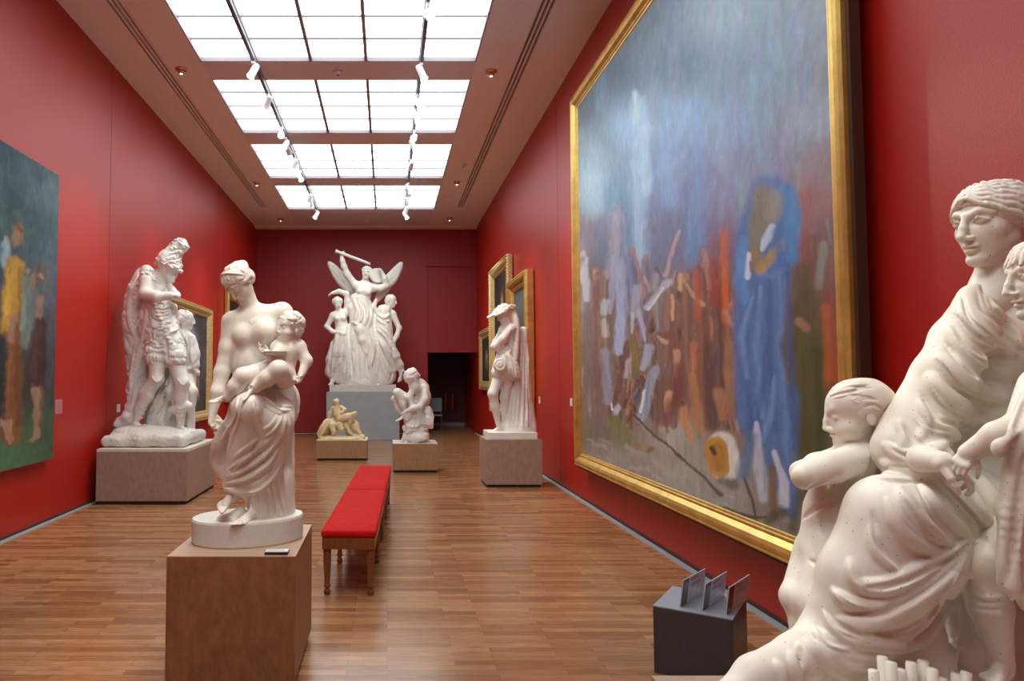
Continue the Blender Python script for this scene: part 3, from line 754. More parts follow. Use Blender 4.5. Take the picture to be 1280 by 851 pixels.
# ------------------------------------------------------------------ statue: seated woman with a child on her arm
def statue_nursing():
    g = Fig(4.28, .835); P = g.P
    t = thing('marble_statue', 'white marble statue of a seated bare-shouldered woman holding a child, on the front pedestal', 'statue', (-.82, 4.28, .70))
    # --- the woman
    f = g.vol(250, 322, 392, 662, -.42, .32, .0036)
    Hc = P(299, 353, -.06); Mh = g.look(300, -50, -54, -12); H = .205
    head(f, Hc, Mh, H)
    g.c(f, (306, 364, -.02), (316, 396, .02), 11, 12, 6)
    g.e(f, (320, 406, .03), (36, 22, 26), 8); g.c(f, (292, 403, 0), (352, 391, .03), 11.5, 13, 8)
    g.c(f, (318, 425, .02), (316, 455, .03), 27, 25, 10, flat=(0, 1, 0), ff=.8); g.c(f, (316, 455, .03), (328, 490, .05), 25, 36, 10)
    g.e(f, (303, 420, -.055), (11, 10, 12), 9); g.e(f, (331, 415, -.06), (14, 13, 14.5), 9)
    g.ch(f, [(289, 402, -.01), (285, 435, -.02), (277, 466, -.04)], [12, 10.5, 9], 6); g.ch(f, [(277, 466, -.04), (272, 490, -.07), (266, 514, -.09)], [9.3, 8.2, 5.6], 5)
    hand(f, P(266, 516, -.09), P(265, 545, -.10) - P(266, 516, -.09), (.9, -.3, 0), .155, .75, -1)
    g.ch(f, [(353, 392, .03), (362, 420, .12), (358, 446, .08)], [13, 10, 8.5], 6); g.ch(f, [(358, 446, .08), (354, 456, -.03), (340, 447, -.12)], [9, 7.5, 5.5], 5)
    hand(f, P(342, 448, -.11), P(329, 441, -.14) - P(342, 448, -.11), (.2, -.3, 1), .14, .35, 1)
    # feet
    foot(f, P(293, 620, -.08), P(276, 637, -.23), (.1, -.75, .6), .20, -1); g.c(f, (290, 606, -.12), (291, 620, -.11), 9, 8.5, 4)
    foot(f, P(319, 650, -.10), P(301, 656, -.23), (0, 0, 1), .20, 1); g.c(f, (318, 630, -.07), (318, 646, -.09), 9, 8.5, 4)
    f.freeze()
    # bead collar
    for i in range(24):
        a_ = i / 23; x_, y_ = 312 + 21 * a_, 401 - 6 * a_ - 14 * a_ * a_
        q, q2 = f.hit(x_, y_), f.hit(x_ + 2.2, y_ + 4.2)
        if q is not None and q2 is not None: f.cone(q, q2, .003, .0024, .0015)
    w = f.build('woman', M_marA, t)
    f = g.vol(272, 322, 330, 372, -.25, .16, .003)
    Wd = hair_cap(f, Hc, Mh, H * 1.02, .02, 60, 3)
    f.ell(Wd(.05, -.50, .16), np.array([.18, .17, .18]) * H, .05 * H, Mh); f.ell(Wd(.05, -.55, .17), .09 * H, .03 * H, Mh)
    f.chain([Wd(-.40, -.02, .20), Wd(-.30, .10, .42), Wd(0, .14, .53), Wd(.30, .10, .42), Wd(.40, -.02, .20)], .022 * H, .02 * H, 5)
    for q in (-1, 1):
        for i in range(5): f.chain([Wd(q * .05, .33 - .02 * i, .30 + .03 * i), Wd(q * .22, .27 - .05 * i, .22 + .01 * i), Wd(q * .37, .03 - .05 * i, .02), Wd(q * .33, -.25, -.02 - .03 * i)], [.02 * H, .03 * H, .03 * H, .02 * H], .012 * H, 5)
    f.build('hair', M_marA, w)
    # --- drapery over lap and legs
    f = g.vol(258, 470, 384, 668, -.40, .34, .0036)
    g.c(f, (338, 500, .06), (310, 510, -.23), 33, 19, 10); g.c(f, (310, 510, -.23), (291, 606, -.14), 18, 12, 8)
    g.c(f, (347, 503, .05), (343, 525, -.15), 27, 22, 10); g.c(f, (343, 525, -.15), (326, 640, -.05), 22, 17, 10)
    g.c(f, (344, 520, .10), (342, 645, .08), 24, 27, 10); g.c(f, (318, 540, -.02), (312, 596, -.05), 28, 24, 14)
    g.c(f, (352, 496, .04), (359, 515, .03), 18, 13, 8); g.e(f, (361, 517, -.03), (8, 8, 7), 4); g.c(f, (340, 600, .02), (336, 652, .0), 24, 24, 8)
    g.ch(f, [(300, 492, -.17), (291, 525, -.16), (276, 551, -.12), (272, 575, -.05), (279, 588, -.05)], [7, 8, 8, 8, 6], 6, 3)
    g.c(f, (290, 560, -.05), (283, 594, -.06), 14, 8, 8)
    f.freeze()
    for pts, r in (([(287, 586), (305, 572), (322, 560), (342, 545)], 3.2), ([(285, 596), (312, 582), (332, 568), (347, 548)], 3.6), ([(283, 604), (309, 596), (332, 582), (349, 560)], 3.6),
                   ([(280, 610), (300, 615), (322, 614), (340, 599), (350, 583)], 3.4), ([(291, 574), (306, 560), (322, 548)], 2.4),
                   ([(362, 513), (349, 513), (335, 501), (320, 491)], 2.8), ([(364, 509), (352, 506), (340, 497), (329, 487)], 2.6), ([(352, 518), (342, 512), (328, 505)], 2.2), ([(366, 503), (356, 498), (346, 488)], 2.4),
                   ([(352, 520), (345, 532), (329, 549)], 2.8), ([(357, 520), (354, 535), (340, 566)], 2.8), ([(361, 522), (359, 548), (355, 580)], 2.4), ([(346, 520), (338, 532), (326, 538)], 2.2),
                   ([(297, 494), (295, 520), (284, 541), (277, 550)], 2.8), ([(302, 497), (299, 520), (293, 540), (288, 560)], 2.2), ([(309, 490), (304, 500), (300, 510)], 2.2),
                   ([(314, 500), (318, 515), (319, 530), (324, 545)], 2.0)):
        g.st(f, pts, r)
    for x0, y0, x1, y1, r in ((317, 616, 321, 652, 3), (324, 615, 325, 652, 2.6), (330, 612, 330, 650, 3), (335, 608, 339, 648, 3), (341, 602, 348, 646, 3), (346, 596, 356, 642, 3.2), (352, 586, 359, 636, 3)):
        g.st(f, [(x0, y0), ((x0 + x1) / 2 - .7, (y0 + y1) / 2), (x1, y1)], r)
    f.freeze()
    for pts, r in (([(291, 590), (310, 577), (330, 563), (345, 547)], 1.6), ([(288, 600), (312, 588), (334, 573), (348, 553)], 1.6), ([(285, 607), (309, 603), (334, 590), (350, 570)], 1.5), ([(320, 500), (322, 520), (328, 540)], 1.4),
                   ([(320, 616), (322, 645)], 1.6), ([(327, 614), (327, 645)], 1.4), ([(333, 610), (334, 645)], 1.5), ([(338, 605), (344, 645)], 1.6), ([(344, 600), (352, 640)], 1.6), ([(349, 516), (336, 507), (322, 497)], 1.3), ([(357, 507), (344, 501), (333, 491)], 1.2)):
        g.st(f, pts, r, carve=True)
    f.freeze()
    for pts, r in (([(288, 588), (306, 574), (324, 560), (343, 546)], 1.0), ([(284, 599), (312, 584), (334, 568), (348, 549)], 1.1), ([(282, 607), (310, 598), (333, 584), (350, 562)], 1.1), ([(280, 612), (302, 616), (324, 613), (341, 598), (351, 580)], 1.2), ([(364, 512), (350, 512), (336, 500), (322, 491)], 1.0), ([(366, 508), (353, 505), (341, 496), (331, 487)], .9),
                   ([(353, 521), (346, 534), (331, 550)], 1.0), ([(358, 521), (355, 537), (342, 566)], 1.0), ([(362, 523), (360, 548), (356, 582)], 1.0), ([(296, 496), (294, 520), (284, 540)], 1.0), ([(302, 499), (299, 522), (293, 542)], .9), ([(368, 500), (358, 497), (348, 490)], .9), ([(345, 555), (340, 575), (322, 592)], .9), ([(292, 578), (308, 562), (324, 550)], .9)):
        g.st(f, pts, r, k=.8)
    f.freeze()
    for pts, r in (([(287, 595), (308, 582), (328, 568), (345, 552)], 1.2), ([(283, 603), (308, 594), (332, 580), (349, 558)], 1.2), ([(280, 609), (306, 607), (330, 596), (349, 574)], 1.2), ([(352, 519), (343, 533), (330, 545)], 1.1), ([(360, 521), (357, 542), (348, 568)], 1.1), ([(350, 514), (338, 506), (324, 496)], 1.1), ([(362, 507), (348, 502), (336, 492)], 1), ([(299, 496), (296, 520), (289, 540)], 1), ([(319, 506), (320, 526), (325, 546)], 1.1),
                   ([(318, 615), (320, 648)], 1.1), ([(322, 616), (324, 648)], 1.1), ([(328, 613), (328, 648)], 1.1), ([(332, 611), (335, 646)], 1.1), ([(338, 607), (343, 644)], 1.1), ([(343, 603), (350, 642)], 1.1), ([(349, 597), (357, 638)], 1.1)):
        g.st(f, pts, r, k=.7, carve=True)
    f.disp(wobble(.0012, 30, 4))
    f.build('drapery', M_marA, t)
    # --- the child on her knee
    f = g.vol(262, 385, 392, 512, -.40, .12, .0032)
    Ch = P(362, 409, -.13); Mc = g.look(362, -54, 8, 8); Hh = .174
    head(f, Ch, Mc, Hh, child=True)
    g.c(f, (362, 422, -.11), (360, 432, -.10), 9, 11, 5); g.c(f, (357, 440, -.11), (351, 464, -.11), 16.5, 15.5, 8); g.c(f, (347, 435, -.13), (373, 434, -.09), 9, 10, 6)
    g.ch(f, [(374, 435, -.10), (383.5, 451, -.11), (377, 468, -.15)], [8, 6.8, 4.4], 4)
    hand(f, P(377, 468, -.15), P(372, 481, -.17) - P(377, 468, -.15), (-.8, -.5, 0), .10, 1.1, -1)
    g.ch(f, [(350, 437, -.17), (342, 447, -.2), (333, 441, -.23)], [7, 6, 4.6], 4); hand(f, P(334, 441, -.23), (-1, -.1, .1), (.3, 0, 1), .07, .7, 1)
    g.c(f, (342, 462, -.14), (304, 471, -.24), 13.5, 11, 6); g.ch(f, [(304, 471, -.24), (295, 484, -.24), (285, 496, -.24)], [11, 10, 6.3], 4)
    foot(f, P(286, 501, -.23), P(270, 503, -.25), (0, -.3, 1), .11, 1)
    g.c(f, (356, 472, -.13), (348, 462, -.27), 14, 11.5, 6); g.ch(f, [(348, 462, -.27), (334, 473, -.27), (319, 485, -.26)], [11, 9.5, 6.3], 4)
    foot(f, P(319, 489, -.25), P(308, 497, -.30), (0, -.3, 1), .11, -1)
    k = f.build('child', M_marA, t)
    f = g.vol(340, 385, 386, 432, -.30, .06, .003); hair_cap(f, Ch, Mc, Hh * 1.03, .028, 62, 5); f.build('hair', M_marA, k)
    bm = bmesh.new(); q = P(345, 440, -.235); lathe(bm, [(.01, q[2] - .022), (.045, q[2] - .014), (.072, q[2] + .004), (.068, q[2] + .005), (.04, q[2] - .008), (.01, q[2] - .012)], q[0], q[1], 28); link('bowl', bm_mesh('bowl', bm, True), M_marA, t)
    f = g.vol(256, 520, 290, 562, -.25, .05, .0035)
    r_ = np.random.default_rng(2)
    for i in range(34):
        a = r_.uniform(0, 1); g.e(f, (273 + r_.normal() * 3.5 * (1 - a * .5), 526 + a * 22, -.09 + r_.normal() * .014), 2.4, .6)
    f.build('grape_bunch', M_marA, t)
    # rock seat and oval plinth
    f = g.vol(250, 540, 384, 664, -.2, .36, .006); g.c(f, (345, 560, .16), (340, 655, .14), 20, 30, 10); g.c(f, (300, 640, -.12), (285, 655, -.15), 8, 14, 8); f.disp(wobble(.006, 25, 8)); f.build('rock_seat', M_marA, t)
    bm = bmesh.new(); lathe(bm, [(.985, .70), (1, .71), (1, .828), (.985, .84)], 0, 0, 64, .325, .245)
    bmesh.ops.rotate(bm, verts=bm.verts, cent=(0, 0, 0), matrix=Matrix.Rotation(math.radians(24), 3, 'Z')); bmesh.ops.translate(bm, verts=bm.verts, vec=(-.815, 4.28, 0))
    link('plinth', bm_mesh('plinth', bm), M_base, t)
statue_nursing()
# ------------------------------------------------------------------ statue: seated mother in drapery with two boys (right foreground)
def statue_mother():
    g = Fig(2.2, .664); P = g.P
    t = thing('marble_statue', 'large spotted marble statue of a seated draped mother with two boys, right foreground', 'statue', (1.55, 2.1, .56))
    # --- mother: head, neck, hand
    f = g.vol(1140, 205, 1320, 400, -.16, .34, .0026)
    Hc = P(1243, 280, .08); Mh = g.look(1243, -41, -4, 2); H = .262
    head(f, Hc, Mh, H)
    g.c(f, (1252, 318, .10), (1246, 372, .10), 25, 29, 10); g.c(f, (1246, 366, .10), (1215, 392, .06), 22, 20, 20); g.c(f, (1246, 366, .10), (1300, 395, .14), 22, 20, 20)
    w = f.build('woman', M_marS, t)
    f = g.vol(1175, 200, 1330, 345, -.18, .36, .0026)
    Wd = lambda x, y, z: Hc + Mh @ (np.array([x, y, z]) * H)
    f.ell(Wd(0, -.06, .17), np.array([.40, .455, .37]) * H, .03 * H, Mh); f.ell(Wd(0, -.42, -.05), np.array([.24, .24, .24]) * H, .12 * H, Mh)
    f.ell(Wd(0, .46, -.13), np.array([.33, .40, .37]) * H, .05 * H, Mh, True); f.ell(Wd(0, .10, -.36), np.array([.46, .30, .26]) * H, .05 * H, Mh, True)
    for q in (-1, 1):
        for i in range(7):
            pts = []
            for j in range(11):
                u = j / 10; th = .02 + 1.9 * u; z0 = .33 - .42 * u; e_ = i * .185; zz = z0 + (.50 - z0) * math.sin(e_); rr = .395 * (math.cos(e_) ** .7)
                pts.append(Wd(q * rr * math.sin(th), rr * 1.06 * math.cos(th) - .03 - .05 * math.sin(e_), zz + .013 * math.sin(j * 2.2 + i * .9)))
            f.chain(pts, [.020 * H] + [.030 * H] * 9 + [.026 * H], .010 * H, 4)
    f.disp(curls(.0010, 150, 17))
    f.build('hair', M_marS, w)
    # --- mother: robe
    f = g.vol(905, 345, 1345, 880, -.50, .42, .0038)
    g.c(f, (1262, 400, .12), (1225, 520, .12), 48, 62, 20); g.c(f, (1225, 520, .12), (1235, 610, .14), 64, 70, 20); g.c(f, (1290, 410, .16), (1300, 560, .16), 40, 50, 20)
    g.ch(f, [(1217, 388, .04), (1196, 425, .0), (1178, 470, -.03), (1145, 535, -.04)], [24, 28, 32, 36], 10); g.ch(f, [(1145, 535, -.04), (1130, 562, -.06), (1165, 578, -.14)], [36, 32, 24], 12)
    g.c(f, (1170, 500, .06), (1120, 565, .06), 40, 30, 15)
    g.c(f, (1245, 640, .10), (1112, 645, -.14), 68, 44, 16); g.ch(f, [(1112, 645, -.14), (1075, 720, -.13), (1043, 800, -.11)], [45, 42, 36], 12)
    g.c(f, (1200, 640, -.02), (1185, 640, -.05), 52, 48, 16); g.c(f, (1180, 690, -.12), (1110, 715, -.15), 36, 36, 16)
    g.c(f, (1255, 660, .0), (1235, 660, -.06), 55, 40, 15)
    g.c(f, (1115, 735, -.15), (1075, 790, -.14), 44, 34, 14); g.c(f, (1200, 690, -.10), (1115, 770, -.17), 12, 24, 14)
    g.ch(f, [(1043, 800, -.11), (1000, 822, -.15), (945, 846, -.20), (915, 872, -.22)], [38, 26, 22, 20], 10); g.c(f, (1060, 820, -.10), (1060, 885, -.10), 40, 46, 10)
    g.c(f, (1215, 690, -.02), (1212, 800, -.02), 10, 24, 8); g.c(f, (1130, 780, -.02), (1150, 880, -.02), 40, 48, 10); g.c(f, (1200, 760, .04), (1220, 880, .06), 40, 50, 10)
    f.disp(wobble(.002, 11, 21))
    f.freeze()
    S = lambda pts, r, **k: g.st(f, pts, r, k=k.pop('k', 5), **k)
    # shoulder and chest folds
    for pts, r in (([(1222, 357), (1208, 372), (1212, 394), (1236, 412), (1262, 420)], 7), ([(1197, 378), (1206, 402), (1234, 428), (1264, 444)], 9), ([(1186, 408), (1206, 440), (1236, 462), (1262, 474)], 8),
                   ([(1174, 440), (1194, 470), (1226, 490), (1256, 500)], 10), ([(1240, 384), (1258, 412), (1276, 432)], 6), ([(1163, 470), (1184, 498), (1216, 516)], 8)):
        S(pts, r, k=9)
    # arm sleeve folds
    for pts, r in (([(1150, 500), (1158, 525), (1150, 550)], 4), ([(1124, 526), (1130, 548), (1124, 570)], 3.5),
                   ([(1170, 520), (1184, 540), (1200, 548)], 6), ([(1105, 556), (1128, 570), (1160, 566), (1185, 552)], 6), ([(1103, 578), (1128, 583), (1158, 580)], 7), ([(1106, 592), (1130, 592), (1160, 590)], 5), ([(1185, 500), (1205, 522), (1232, 530)], 6)):
        S(pts, r)
    # thigh and shin folds
    for pts, r in (([(1172, 602), (1192, 624), (1216, 648), (1242, 682)], 5), ([(1150, 604), (1164, 630), (1190, 655), (1210, 672)], 7), ([(1124, 610), (1140, 640), (1170, 668), (1196, 680)], 7), ([(1110, 625), (1124, 660), (1150, 682), (1176, 690)], 6),
                   ([(1212, 676), (1176, 694), (1136, 720), (1102, 733), (1070, 728)], 9), ([(1214, 680), (1177, 722), (1126, 757), (1082, 779), (1045, 776)], 11), ([(1212, 690), (1186, 740), (1160, 786), (1128, 806), (1088, 802), (1048, 806)], 8),
                   ([(1090, 655), (1096, 690), (1122, 712)], 5), ([(1042, 737), (1062, 752), (1096, 757), (1118, 748)], 7), ([(1062, 700), (1070, 726), (1090, 740)], 5), ([(1032, 763), (1046, 788), (1068, 800), (1100, 790)], 6), ([(1019, 787), (1034, 804), (1060, 812)], 6),
                   ([(1205, 700), (1198, 740), (1192, 800), (1190, 840)], 5), ([(1214, 700), (1215, 750), (1222, 810)], 6), ([(1210, 610), (1226, 640), (1242, 668)], 6), ([(1216, 590), (1236, 616), (1248, 640)], 7),
                   ([(1000, 806), (1010, 830), (1030, 858)], 6), ([(988, 815), (996, 838), (1000, 860)], 4), ([(1008, 800), (1030, 824), (1062, 850)], 6), ([(1022, 806), (1050, 826), (1085, 835)], 6), ([(970, 826), (978, 846), (976, 866)], 4), ([(1040, 815), (1090, 822), (1120, 818)], 5)):
        S(pts, r)
    f.freeze()
    for pts, r in (([(1168, 598), (1190, 618), (1212, 640), (1232, 664), (1249, 690)], 4), ([(1204, 676), (1165, 706), (1120, 730), (1080, 736)], 3.5), ([(1206, 690), (1165, 730), (1110, 764), (1060, 768)], 4), ([(1185, 744), (1160, 770), (1120, 790), (1075, 790)], 3),
                   ([(1186, 745), (1187, 800), (1188, 850)], 3), ([(1192, 392), (1222, 420), (1262, 436)], 3), ([(1200, 366), (1214, 402), (1244, 424)], 2.4), ([(1180, 428), (1208, 460), (1250, 488)], 3.6), ([(1170, 450), (1196, 486), (1238, 508)], 3.6), ([(1188, 404), (1218, 436), (1262, 460)], 3), ([(1236, 372), (1252, 400), (1276, 424)], 2.5), ([(1150, 490), (1172, 520), (1196, 532)], 3),
                   ([(1120, 560), (1140, 574), (1165, 572)], 2.5), ([(1130, 530), (1146, 552), (1170, 560)], 2.5),
                   ([(1104, 585), (1130, 586), (1165, 585)], 3), ([(1100, 598), (1130, 601), (1165, 600)], 4), ([(1128, 622), (1150, 655), (1180, 680)], 3), ([(1090, 640), (1100, 680), (1128, 712)], 3), ([(1150, 690), (1178, 706), (1198, 690)], 3),
                   ([(1000, 806), (1003, 836)], 2.5), ([(1030, 760), (1048, 780), (1075, 792)], 2.5), ([(1020, 780), (1040, 800), (1066, 808)], 2.5), ([(1160, 640), (1185, 668), (1205, 678)], 3)):
        S(pts, r, carve=True, k=3)
    f.freeze()
    # crisp edges on the main folds
    for pts, r in (([(1212, 674), (1190, 690), (1160, 704), (1128, 722)], 2.6), ([(1214, 684), (1186, 712), (1150, 740), (1112, 760), (1080, 770)], 3), ([(1206, 700), (1184, 738), (1156, 782), (1122, 800)], 2.6), ([(1200, 372), (1204, 396), (1226, 420), (1256, 438)], 2.4),
                   ([(1186, 402), (1204, 434), (1234, 458), (1262, 470)], 2.4), ([(1172, 446), (1190, 476), (1222, 496), (1250, 504)], 2.6), ([(1222, 360), (1230, 386), (1254, 404)], 2.2), ([(1160, 474), (1178, 502), (1206, 520)], 2.2), ([(1140, 514), (1158, 536), (1186, 542)], 2.2), ([(1108, 552), (1130, 564), (1160, 560)], 2.2),
                   ([(1104, 582), (1130, 588), (1166, 583)], 2.2), ([(1168, 603), (1190, 626), (1214, 650), (1236, 674)], 2.4), ([(1140, 606), (1158, 638), (1184, 664)], 2.2), ([(1116, 616), (1130, 650), (1158, 676)], 2.2), ([(1040, 738), (1058, 752), (1086, 760)], 2.2), ([(1030, 766), (1044, 786), (1070, 798)], 2.2), ([(1016, 790), (1032, 806), (1056, 814)], 2.2),
                   ([(1206, 706), (1200, 750), (1196, 810)], 2), ([(1216, 704), (1220, 760), (1228, 812)], 2), ([(1062, 704), (1066, 724), (1082, 738)], 2), ([(985, 822), (992, 838), (996, 856)], 2)):
        g.st(f, pts, r, k=2)
    f.freeze()
    for pts, r in (([(1210, 680), (1180, 704), (1140, 724), (1100, 738)], 2.2), ([(1210, 690), (1180, 722), (1140, 750), (1096, 768)], 2.4), ([(1200, 712), (1176, 752), (1146, 786), (1110, 796)], 2), ([(1204, 372), (1212, 398), (1240, 420)], 1.8), ([(1190, 408), (1212, 440), (1246, 464)], 2), ([(1176, 452), (1200, 484), (1240, 500)], 2.2), ([(1164, 480), (1186, 508), (1212, 520)], 1.8),
                   ([(1146, 516), (1164, 534), (1190, 540)], 1.8), ([(1112, 560), (1136, 571), (1164, 566)], 1.8), ([(1172, 598), (1196, 624), (1220, 650), (1240, 680)], 2.2), ([(1146, 606), (1166, 640), (1190, 664)], 1.8), ([(1044, 742), (1064, 757), (1094, 764)], 1.8), ([(1034, 770), (1050, 790), (1076, 802)], 1.8), ([(1020, 794), (1038, 810), (1064, 818)], 1.8)):
        g.st(f, pts, r, k=1.2, carve=True)
    f.build('robe', M_marS, t)
    # hand on the lap
    f = g.vol(1150, 520, 1275, 630, -.50, .12, .0024)
    hw = P(1182, 576, -.235)
    g.c(f, (1152, 574, -.17), (1178, 577, -.235), 15, 11.5, 8)
    hand(f, P(1172, 577, -.235), P(1205, 592, -.25) - P(1172, 577, -.235), (0, .4, -1), .135, .55, -1)
    f.build('hand', M_marS, t)
    # --- standing boy with folded arms
    f = g.vol(960, 465, 1125, 850, -.22, .36, .003)
    Bc = P(1072, 515, .06); Mb = g.look(1072, -74, -4, 2); Hb = .207
    head(f, Bc, Mb, Hb, child=True)
    f.freeze()
    g.c(f, (1080, 540, .07), (1074, 572, .08), 20, 24, 8)
    g.c(f, (1064, 588, .08), (1050, 640, .07), 34, 38, 14); g.c(f, (1050, 640, .07), (1042, 690, .06), 39, 41, 12)
    g.ch(f, [(1076, 572, .03), (1040, 584, -.02), (1006, 596, -.05)], [20, 18.5, 14.5], 7); g.ch(f, [(1006, 596, -.05), (1010, 588, .05), (1030, 585, .10)], [14, 12, 10], 5)
    g.ch(f, [(1060, 572, .14), (1022, 582, .12), (1002, 590, .08), (1012, 580, .0)], [18, 16, 13, 9], 6)
    hand(f, P(1008, 580, .02), P(1022, 578, -.05) - P(1008, 580, .02), (.2, 0, -1), .07, .6, 1)
    g.c(f, (1048, 690, .02), (1014, 752, .0), 33, 22, 10); g.ch(f, [(1014, 752, .0), (1012, 785, .02), (1008, 825, .03)], [22, 21, 14], 8)
    g.c(f, (1022, 690, .12), (994, 746, .05), 28, 17, 10); g.ch(f, [(994, 746, .05), (1006, 780, .10), (1012, 825, .12)], [17, 17, 13], 8)
    g.c(f, (1062, 690, .08), (1066, 720, .08), 24, 20, 10)
    foot(f, P(1016, 842, .04), P(990, 850, -.02), (0, 0, 1), .16, -1); foot(f, P(1016, 838, .14), P(985, 845, .10), (0, 0, 1), .16, 1)
    f.freeze()
    S = lambda pts, r, **k: g.st(f, pts, r, k=k.pop('k', 4), **k)
    S([(1012, 610), (1030, 601), (1052, 590)], 3, carve=True); S([(1003, 648), (1022, 634), (1046, 628)], 2.2, carve=True); S([(1092, 575), (1082, 610), (1068, 640)], 2.5, carve=True, k=8)
    S([(1012, 700), (1030, 708), (1050, 700)], 2, carve=True)
    b = f.build('boy_with_folded_arms', M_marS, t)
    f = g.vol(1015, 462, 1125, 562, -.10, .25, .0024)
    W2 = lambda x, y, z: Bc + Mb @ (np.array([x, y, z]) * Hb)
    f.ell(W2(0, -.06, .145), np.array([.396, .447, .378]) * Hb, .02 * Hb, Mb); f.ell(W2(0, -.28, -.10), np.array([.31, .23, .26]) * Hb, .1 * Hb, Mb)
    f.ell(W2(0, .45, -.18), np.array([.36, .36, .42]) * Hb, .09 * Hb, Mb, True); f.ell(W2(.0, .10, -.38), np.array([.5, .3, .28]) * Hb, .07 * Hb, Mb, True)
    for q in (-1, 1): f.ell(W2(q * .42, -.03, -.12), np.array([.075, .075, .10]) * Hb, .04 * Hb, Mb, True)
    f.disp(curls(.012 * Hb, 26 / Hb * .22, 31))
    f.disp(curls(.006 * Hb, 60 / Hb * .22, 33)); f.freeze()
    for pts in ([(1034, 500), (1046, 494), (1060, 490), (1080, 486)], [(1040, 494), (1056, 487), (1072, 484), (1090, 485)], [(1052, 486), (1066, 480), (1082, 478)], [(1044, 500), (1060, 496), (1076, 494)], [(1070, 500), (1082, 497), (1096, 500)], [(1080, 508), (1092, 506), (1102, 512)]):
        g.st(f, pts, 1.6, k=2, carve=True)
    for pts in ([(1034, 497), (1050, 490), (1070, 485)], [(1046, 489), (1064, 482), (1084, 480)], [(1034, 503), (1044, 498), (1058, 494)]): g.st(f, pts, 1.6, k=2.5)
    f.build('hair', M_marS, b)
    # --- second boy standing at her other side
    f = g.vol(1180, 285, 1420, 860, -.56, .20, .0034)
    Cc_ = P(1312, 348, -.20); Mc = g.look(1300, -62, -4, 0); Hd = .218
    head(f, Cc_, Mc, Hd)
    g.c(f, (1326, 387, -.19), (1345, 420, -.18), 22, 25, 8); g.c(f, (1352, 450, -.18), (1352, 540, -.16), 42, 40, 14); g.c(f, (1352, 540, -.16), (1342, 620, -.16), 40, 42, 14)
    g.ch(f, [(1322, 440, -.24), (1308, 490, -.30), (1284, 528, -.33)], [21, 19, 17], 8); g.ch(f, [(1284, 528, -.33), (1248, 545, -.33), (1212, 566, -.28)], [16, 14.5, 10.5], 6)
    hand(f, P(1214, 565, -.28), P(1192, 590, -.28) - P(1214, 565, -.28), (.3, .6, -.8), .10, .9, 1)
    g.c(f, (1318, 620, -.16), (1234, 702, -.20), 36, 23, 12); g.ch(f, [(1234, 702, -.20), (1238, 760, -.17), (1252, 830, -.16)], [21, 20, 12], 8); g.c(f, (1335, 620, -.12), (1330, 860, -.12), 34, 20, 10)
    foot(f, P(1258, 848, -.15), P(1232, 856, -.26), (0, 0, 1), .17, -1)
    f.freeze()
    for y in (746, 756, 766): g.st(f, [(1216, y - 4), (1236, y), (1258, y - 3)], 2.6, k=2)
    b2 = f.build('boy_in_short_cloak', M_marS, t)
    f = g.vol(1240, 282, 1390, 400, -.46, .06, .0026)
    W3 = hair_cap(f, Cc_, Mc, Hd * 1.01, .014, 50, 14)
    for i in range(15):
        a = -1.6 + .23 * i; f.chain([W3(.12 * math.sin(a), -.05, .54), W3(.33 * math.sin(a), .26 * math.cos(a), .44), W3(.39 * math.sin(a), .42 * math.cos(a), .22 - .03 * (i % 2))], [.02 * Hd, .036 * Hd, .022 * Hd], .014 * Hd, 5)
    f.build('hair', M_marS, b2)
    f = g.vol(1225, 395, 1430, 790, -.60, .22, .0036)
    g.c(f, (1356, 450, -.18), (1354, 560, -.18), 47, 46, 14); g.c(f, (1354, 560, -.18), (1336, 690, -.20), 50, 42, 14); g.c(f, (1306, 486, -.30), (1276, 545, -.345), 24, 17, 10)
    g.ch(f, [(1312, 480, -.30), (1284, 560, -.34), (1274, 640, -.33), (1262, 728, -.31)], [20, 19, 18, 11], 8); g.ch(f, [(1326, 520, -.28), (1306, 640, -.30), (1292, 752, -.29)], [26, 26, 14], 8)
    g.e(f, (1249, 561, -.36), (7, 7, 9), 3); g.c(f, (1266, 542, -.355), (1250, 556, -.36), 8, 6, 4)
    f.freeze()
    for pts, r in (([(1290, 480), (1276, 520), (1262, 550)], 5), ([(1300, 490), (1284, 540), (1270, 580)], 5), ([(1274, 560), (1264, 620), (1256, 690), (1252, 728)], 5.5), ([(1288, 560), (1280, 640), (1270, 720), (1264, 750)], 6), ([(1302, 540), (1296, 640), (1284, 740)], 6), ([(1320, 540), (1312, 640), (1300, 740)], 6)):
        g.st(f, pts, r, k=4)
    f.freeze()
    for pts in ([(1282, 500), (1270, 540)], [(1281, 570), (1272, 640), (1262, 720)], [(1296, 560), (1288, 640), (1278, 740)]): g.st(f, pts, 3, k=2.5, carve=True)
    f.build('cloak', M_marS, t)
    # bundle of scrolls, stool, plinth
    for i, (x, y, d) in enumerate(((1092, 838, -.30), (1103, 821, -.28), (1114, 828, -.31), (1126, 837, -.30), (1139, 828, -.29), (1154, 826, -.28), (1166, 836, -.31), (1178, 848, -.30), (1196, 842, -.28), (1208, 840, -.30))):
        a, b_ = P(x, y, d), P(x + (1150 - x) * .12, y + 70, d + .01); b_[2] = .69
        bm = bmesh.new(); tube(bm, [a, a + (b_ - a) * .5, b_], [.0125, .0135, .012], 14); link('scroll', bm_mesh('scroll', bm, True), M_marS, t)
    a = P(1150, 870, -.29); bm = bmesh.new(); lathe(bm, [(.17, .675), (.18, .68), (.175, .70), (.165, .712)], a[0], a[1], 40, 1, .5); link('scroll_basket', bm_mesh('scroll_basket', bm, True), M_marS, t)
    q = P(1225, 780, .22); box_obj('stool', (q[0] - .26, q[1] - .2, .67), (q[0] + .30, q[1] + .28, 1.02), M_marS, t, .012)
